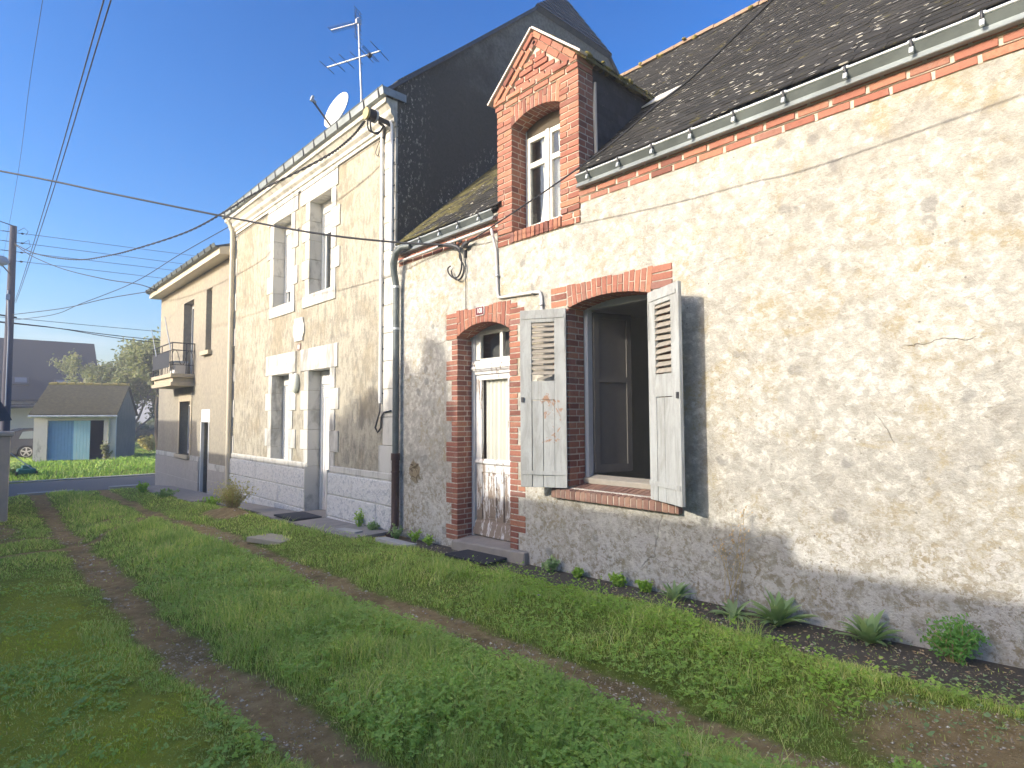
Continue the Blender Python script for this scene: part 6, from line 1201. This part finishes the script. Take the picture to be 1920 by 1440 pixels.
# long arching blades in clumps
cx_, cy_, cr = polar(190, 2.2, 12); k_ = (soil(cx_, cy_) < 0.15) & (((cy_ > -2.95) & (cy_ < -2.0)) | ((cy_ > -1.4) & (cy_ < -0.55))) & (cx_ < 0.3); cx_, cy_, cr = cx_[k_], cy_[k_], cr[k_]
m_ = 60; x = np.repeat(cx_, m_)+rng.normal(0, 0.07, len(cx_)*m_); y = np.repeat(cy_, m_)+rng.normal(0, 0.07, len(cx_)*m_); r = np.repeat(cr, m_); ok = soil(x, y) < 0.5; x, y, r = x[ok], y[ok], r[ok]
blades("long_grass", x, y, rng.uniform(0.10, 0.21, len(x)), np.maximum(0.004, 0.0012*r), M['grass'], 0.9)
# clover and other small broad leaves
x, y, r = polar(130000, 1.7, 9.5); pn = fbm(x+5, y, 1.5, 4); s_ = soil(x, y); midz = (y > -3.0) & (y < -1.95) & (x < -2.3-0.5*(y+2.4)); keep = (y < -0.55) & (y > -6) & (x < 0.5) & (s_ < 0.35) & (((pn > 0.50) & midz & (rng.random(len(x)) < 0.5)) | ((pn > 0.57) & ~midz & (rng.random(len(x)) < 0.35)) | (rng.random(len(x)) < 0.05)); x, y, r = x[keep], y[keep], r[keep]
n = len(x); hz = np.where((y > -3.0) & (y < -1.95), rng.uniform(0.03, 0.105, n), np.where(y < -3.4, rng.uniform(0.006, 0.025, n), rng.uniform(0.02, 0.07, n))); z = gzf(x, y)+hz
V = np.zeros((n, 12, 3)); a = rng.uniform(0, 6.28, n); s = rng.uniform(0.010, 0.019, n); tlt = rng.normal(0, 0.35, (n, 2))
for k in range(3):
    aa = a+k*2*np.pi/3; ux_, uy_ = np.cos(aa), np.sin(aa); vx_, vy_ = -uy_, ux_
    for i, (p, q_, dzz) in enumerate(((0, 0, 0), (0.62, 0.5, 0.12), (1.1, 0, 0.02), (0.62, -0.5, 0.12))):
        lx = (ux_*p+vx_*q_)*s; ly = (uy_*p+vy_*q_)*s; V[:, 4*k+i, 0] = x+lx; V[:, 4*k+i, 1] = y+ly; V[:, 4*k+i, 2] = z+dzz*s+lx*tlt[:, 0]+ly*tlt[:, 1]
fromarrays("clover", V, None, 12, M['clover'], [(0, 1, 2, 3), (4, 5, 6, 7), (8, 9, 10, 11)])
# yellow-green herbs on the edge of the soil strip
hb = MB(); rnd = random.Random(77)
for k in range(170):
    x0_ = -0.9-3.5*rnd.random()**1.1; y0_ = -0.62-0.17*max(0, x0_+3.0)-rnd.random()**1.5*0.42; z0_ = float(gzf(x0_, y0_)); hh = rnd.uniform(0.07, 0.20)
    for j in range(16):
        u = (j+1)/16; a = rnd.uniform(0, 6.28); rad = 0.018+0.05*u*rnd.random(); c = Vector((x0_+rad*math.cos(a), y0_+rad*math.sin(a), z0_+hh*u)); L_ = rnd.uniform(0.018, 0.034); d = Vector((math.cos(a), math.sin(a), rnd.uniform(0, 0.7))).normalized(); sd = d.cross(Vector((0, 0, 1))).normalized()
        hb.add([c, c+d*L_*0.5+sd*L_*0.34, c+d*L_, c+d*L_*0.5-sd*L_*0.34], [(0, 1, 2, 3)])
struct("herb_cover", hb, M['herb'], 'stuff', fix=False)
# stones and grit in the wheel tracks
x, y, r = polar(190000, 1.6, 14); s_ = soil(x, y); keep = (s_ > 0.45) & (y < -0.08) & (x < 0.6) & ~((x < -7.15) & (y > -0.64)); cl_ = fbm(x, y, 3.5, 3); keep &= rng.random(len(x)) < np.clip((cl_-0.36)*2.2, 0.04, 0.7); keep &= ~((y > -0.5) & (rng.random(len(x)) > 0.25)); x, y, r = x[keep], y[keep], r[keep]; n = len(x)
sz = np.clip(rng.lognormal(-5.35, 0.55, n), 0.002, 0.013)*np.clip(r/4, 0.8, 1.8); V = np.zeros((n, 6, 3)); z = gzf(x, y); a = rng.uniform(0, 6.28, n)
for i, (u, v, w_) in enumerate(((1, 0, 0), (0, 0.75, 0), (-1, 0, 0), (0, -0.75, 0), (0, 0, 0.6), (0, 0, -0.5))):
    u_ = u+rng.normal(0, 0.2, n); v_ = v+rng.normal(0, 0.2, n); V[:, i, 0] = x+(u_*np.cos(a)-v_*np.sin(a))*sz; V[:, i, 1] = y+(u_*np.sin(a)+v_*np.cos(a))*sz; V[:, i, 2] = z+w_*sz+0.15*sz
gm = G("grit", 0.95, 0.2); gm.col(gm.ramp(gm.rand(), [(0, (0.30, 0.22, 0.12)), (0.40, (0.44, 0.34, 0.21)), (0.80, (0.54, 0.46, 0.33)), (0.95, (0.72, 0.67, 0.56))])); fromarrays("track_grit", V, None, 6, gm.mat, [(0, 1, 4), (1, 2, 4), (2, 3, 4), (3, 0, 4), (1, 0, 5), (2, 1, 5), (3, 2, 5), (0, 3, 5)])
# leaf litter and bits on the bare strips
x, y, r = polar(42000, 1.6, 12); s_ = soil(x, y); keep = (s_ > 0.3) & (y < -0.06) & (x < 0.6) & (rng.random(len(x)) < np.where(y > -0.75, 0.5, 0.10)) & ~((x < -7.15) & (y > -0.64)); x, y, r = x[keep], y[keep], r[keep]; n = len(x); sz = rng.uniform(0.004, 0.016, n); a = rng.uniform(0, 6.28, n); z = gzf(x, y)+0.004; V = np.zeros((n, 4, 3))
for i, (u, v) in enumerate(((-1, 0), (0, 0.38), (1, 0), (0, -0.38))): V[:, i, 0] = x+(u*np.cos(a)-v*np.sin(a))*sz; V[:, i, 1] = y+(u*np.sin(a)+v*np.cos(a))*sz; V[:, i, 2] = z+rng.uniform(0, 0.006, n)
fromarrays("leaf_litter", V, None, 4, M['deadleaf'], [(0, 1, 2, 3)])
x, y, r = polar(26000, 1.6, 9); pn = fbm(x+9, y+3, 2.6, 3); keep = (soil(x, y) > 0.4) & (y > -1.5) & (y < -0.07) & (x < 0.6) & (x > -3.2) & (pn > 0.52); x, y = x[keep], y[keep]; n = len(x); sz = rng.uniform(0.006, 0.016, n); a = rng.uniform(0, 6.28, n); z = gzf(x, y)+rng.uniform(0.004, 0.05, n); V = np.zeros((n, 4, 3))
for i, (u, v) in enumerate(((-1, 0), (0, 0.6), (1, 0), (0, -0.6))): V[:, i, 0] = x+(u*np.cos(a)-v*np.sin(a))*sz; V[:, i, 1] = y+(u*np.sin(a)+v*np.cos(a))*sz; V[:, i, 2] = z+rng.normal(0, 0.4, n)*sz
fromarrays("low_weed_cover", V, None, 4, M['rosette'], [(0, 1, 2, 3)])
# sunny rough grass on the bank across the road and far lawn
x = rng.uniform(-62, -24.5, 60000); y = rng.uniform(-6, 12, 60000); dist = np.hypot(x, y+4.4); keep = (x < -25.6+0.03*(y+3)) & (rng.random(len(x)) < np.clip((38/dist)**2-0.35, 0.03, 1)); x, y, dist = x[keep], y[keep], dist[keep]
ins = ((x+34.5)*ux.x+(y+0.5)*ux.y); inv_ = ((x-o.x)*uy.x+(y-o.y)*uy.y); inu = ((x-o.x)*ux.x+(y-o.y)*ux.y); keep = ~((inu > -0.1) & (inu < GWd+0.1) & (inv_ > -0.1) & (inv_ < GDp)); x, y, dist = x[keep], y[keep], dist[keep]
blades("bank_grass", x, y, np.where(x > -33, 0.17, 0.08)*rng.uniform(0.5, 1.4, len(x))*np.clip(fbm(x, y, 1.2, 3)*2, 0.5, 1.5), 0.0012*dist, M['grassfar'], 0.8)
rg = MB(); rnd = random.Random(5)
# ================================================================== SMALL THINGS
zf = lambda x, y: float(gzf(x, y))
mb = MB(); mb.hexa([(-5.40, -0.40, 0.0), (-4.70, -0.37, 0.015), (-4.72, -0.08, 0.02), (-5.36, -0.10, 0.005), (-5.40, -0.40, 0.022), (-4.70, -0.37, 0.032), (-4.72, -0.08, 0.04), (-5.36, -0.10, 0.028)]); single("doormat", mb, M['mat'], "black doormat lying crooked at the old door's stone step", "doormat", "doormats before the doors")
mb = MB(); z0 = np.interp(-9.4, GX, GZ)+0.045; mb.box(-9.86, -9.12, -0.60, -0.11, z0, z0+0.022); mb.box(-9.82, -9.16, -0.56, -0.15, z0+0.0221, z0+0.026, 1); single("doormat", mb, [M['mat'], simple("grey_mat", (0.06, 0.06, 0.062), 0.95, 0.3, 60)], "dark rectangular doormat with a border at the tall house door", "doormat", "doormats before the doors")
for (x, y, lx, ly, rz, lb_) in ((-7.60, -0.42, 0.22, 0.07, 0.15, "narrow pale stone strip lying before the tall house plinth"), (-8.05, -1.28, 0.36, 0.18, 0.25, "pale broken slab at the edge of the wheel track"), (-6.5, -0.36, 0.35, 0.07, 0.05, "flat grey slab in the path below the zinc downpipe")):
    mb = MB(); mb.hexa([(-lx, -ly, -0.05), (lx*0.9, -ly*0.8, -0.05), (lx, ly, -0.05), (-lx*0.85, ly*0.9, -0.05), (-lx, -ly, 0.018), (lx*0.9, -ly*0.8, 0.015), (lx, ly, 0.02), (-lx*0.85, ly*0.9, 0.018)]); single("stone_slab", mb, M['kerbstone'] if y > -1 else M['concrete'], lb_, "slab", "loose slabs along the lane", (x, y, zf(x, y)+(0.005 if y < -1 else 0.035)), rz, bevel=0.006)
lg = "dead leaves and scraps on the grass"
for (px_, py_, lb_, sc_, mt) in ((-2.72, -3.80, "pinkish scrap lying in the mossy grass at lower left", 0.032, 'deadleaf'), (-1.32, -2.19, "lone dry brown leaf on the green middle strip at lower right", 0.022, 'deadleaf'), (-2.85, -3.32, "pale curled leaf at the edge of the left wheel track", 0.018, 'kerbstone'), (-3.35, -0.98, "small pale stone on the grass left of the soil strip", 0.02, 'kerbstone'), (-1.9, -2.25, "faded leaf among the clover in mid strip", 0.017, 'deadleaf')):
    mb = MB(); mb.add([(-sc_*1.4, 0, 0.004), (-sc_*0.3, sc_*0.7, 0.014), (sc_*1.2, sc_*0.2, 0.008), (0, -sc_*0.6, 0.016), (0, 0, 0.0)], [(0, 4, 3), (4, 2, 3), (2, 4, 1), (1, 4, 0)]); single("fallen_leaf", mb, M[mt], lb_, "leaf", lg, (px_, py_, zf(px_, py_)+0.035), 0.6, fix=False)
mb = MB(); rnd = random.Random(3)
for k in range(34): mb.ball((rnd.gauss(0, 0.05), rnd.gauss(0, 0.025), 0.008), rnd.uniform(0.006, 0.014), rnd.uniform(0.005, 0.01), 0.006, 6, 4)
single("gravel_heap", mb, M['kerbstone'], "little trail of white chippings in the moss at the bottom edge", "chippings", loc=(-2.52, -3.62, zf(-2.52, -3.62)+0.01), rotz=0.9)
mw = thing("lawn_mower", "green lawn mower with slanting handles standing by the roadside shrub", "lawn mower", (-27.0, -2.75, -0.5)); Z0 = zf(-27, -2.75)
mb = MB(); mb.obox((-27.0, -2.75, Z0+0.22), (0.28, 0, 0), (0, 0.26, 0), (0, 0, 0.09)); mb.obox((-27.0, -2.75, Z0+0.36), (0.14, 0, 0), (0, 0.14, 0), (0, 0, 0.06)); part("deck", mb, M['green'], mw, bevel=0.03)
for dx, dy in ((0.24, 0.27), (-0.24, 0.27), (0.24, -0.27), (-0.24, -0.27)): mb = MB(); mb.tube([(-27+dx, -2.75+dy-0.03, Z0+0.12), (-27+dx, -2.75+dy+0.03, Z0+0.12)], 0.11, 12); part("wheel", mb, M['black'], mw)
mb = MB(); 
for dx in (-0.2, 0.2): mb.tube([(-27+dx, -2.55, Z0+0.25), (-27+dx, -3.25, Z0+0.92)], 0.018, 6)
mb.tube([(-27.2, -3.25, Z0+0.92), (-26.8, -3.25, Z0+0.92)], 0.02, 6); part("handle", mb, M['lampgrey'], mw)
mb = MB(); mb.obox((0, 0, 0), (0.016, 0, 0), (0, 0.012, 0), (0, 0, 0.09)); single("wooden_batten", mb, M['orange'], "short orange wooden batten upright in the right corner of the open window", "batten", loc=(-2.985, 0.345, 1.055))

# ================================================================== OPPOSITE SIDE OF THE LANE (outside the picture; it shades the lane)
def plainhouse(name, label, x0, x1, yr, zr, zeave, half, seed):
    t = thing(name, label, "house", ((x0+x1)/2, yr, 0)); mb = MB(); ya, yb = yr-half, yr+half
    mb.box(x0+0.1, x1-0.1, ya+0.2, yb-0.2, -0.8, zeave+0.05)
    for xx in (x0+0.1, x1-0.3): mb.add([(xx, ya+0.2, zeave), (xx, yb-0.2, zeave), (xx, yr, zr-0.1), (xx+0.2, ya+0.2, zeave), (xx+0.2, yb-0.2, zeave), (xx+0.2, yr, zr-0.1)], [(0, 1, 2), (3, 5, 4), (0, 3, 4, 1), (1, 4, 5, 2), (2, 5, 3, 0)])
    part("wall", mb, M['gable_white'], t)
    mb = MB(); mb.prism_x([(ya-0.1, zeave), (yr, zr), (yb+0.1, zeave), (yb+0.1, zeave-0.1), (yr, zr-0.12), (ya-0.1, zeave-0.1)], x0, x1); part("roof", mb, M['farroof'], t)
    mb = MB(); xx = x0+1.2
    while xx < x1-1.5: mb.box(xx, xx+0.9, yb-0.21, yb-0.17, 0.9, 2.0); xx += 2.6
    part("window", mb, M['darkglass'], t)
plainhouse("opposite_annex", "lower white annex facing the brick house across the lane", -4.25, 5.0, -10.0, 4.66, 2.9, 2.4, 1)
plainhouse("opposite_house", "long low white house facing the tall house across the lane", -16.6, -4.27, -10.0, 4.86, 2.9, 2.6, 2)
plainhouse("opposite_shed", "short low shed next to the long white house", -19.2, -16.62, -10.0, 4.5, 2.9, 2.2, 3)
plainhouse("opposite_corner_house", "taller white corner house at the road opposite", -27.0, -19.22, -10.0, 5.63, 3.4, 2.6, 4)
rnd = random.Random(99); t = thing("opposite_tree", "evergreen garden tree rising behind the long white house opposite", "tree", (-10.2, -13.2, -0.1)); mb = MB(); tips = []
grow(mb, tips, Vector((-10.0, -13.2, -0.2)), Vector((0, 0, 1)), 2.6, 0.22, 3, rnd, 0.3, 0.4); part("trunk", mb, M['barkd'], t, fix=False)
lb = MB()
for (cx, cz, rx, rz, n) in ((-9.6, 6.3, 0.75, 1.35, 1500), (-10.4, 6.0, 0.8, 1.3, 1400), (-11.4, 6.1, 0.85, 1.2, 1700), (-9.35, 6.1, 0.35, 1.2, 500), (-9.5, 7.55, 0.3, 0.5, 300), (-10.2, 7.3, 0.3, 0.55, 300), (-11.0, 6.9, 0.3, 0.55, 240), (-12.2, 6.2, 0.5, 0.9, 700)):
    for k in range(n):
        a, b, q_ = rnd.uniform(0, 6.28), math.acos(rnd.uniform(-1, 1)), rnd.random()**0.4; c = Vector((cx+rx*q_*math.sin(b)*math.cos(a), -13.2+rx*q_*math.sin(b)*math.sin(a), cz+rz*q_*math.cos(b))); leafquad(lb, c, rnd.uniform(0.07, 0.16), rnd, 2.2)
part("crown", lb, M['dkleaf'], t, fix=False)
# thin veil of air over the lane
HAZE = 0.0040
if HAZE:
    mb = MB(); mb.box(-300, 300, -300, 300, -3.2, 12.5); hz_ = struct("haze", mb, None, 'stuff'); hm = bpy.data.materials.new("haze"); hm.use_nodes = True; hn = hm.node_tree; hn.nodes.clear(); ho = hn.nodes.new("ShaderNodeOutputMaterial"); pv = hn.nodes.new("ShaderNodeVolumePrincipled"); pv.inputs["Color"].default_value = (0.93, 0.95, 1, 1); pv.inputs["Density"].default_value = HAZE; pv.inputs["Anisotropy"].default_value = 0.0; hn.links.new(pv.outputs[0], ho.inputs["Volume"]); hz_.data.materials.clear(); hz_.data.materials.append(hm)
for o_ in bpy.data.objects:
    if "_local" in o_: del o_["_local"]
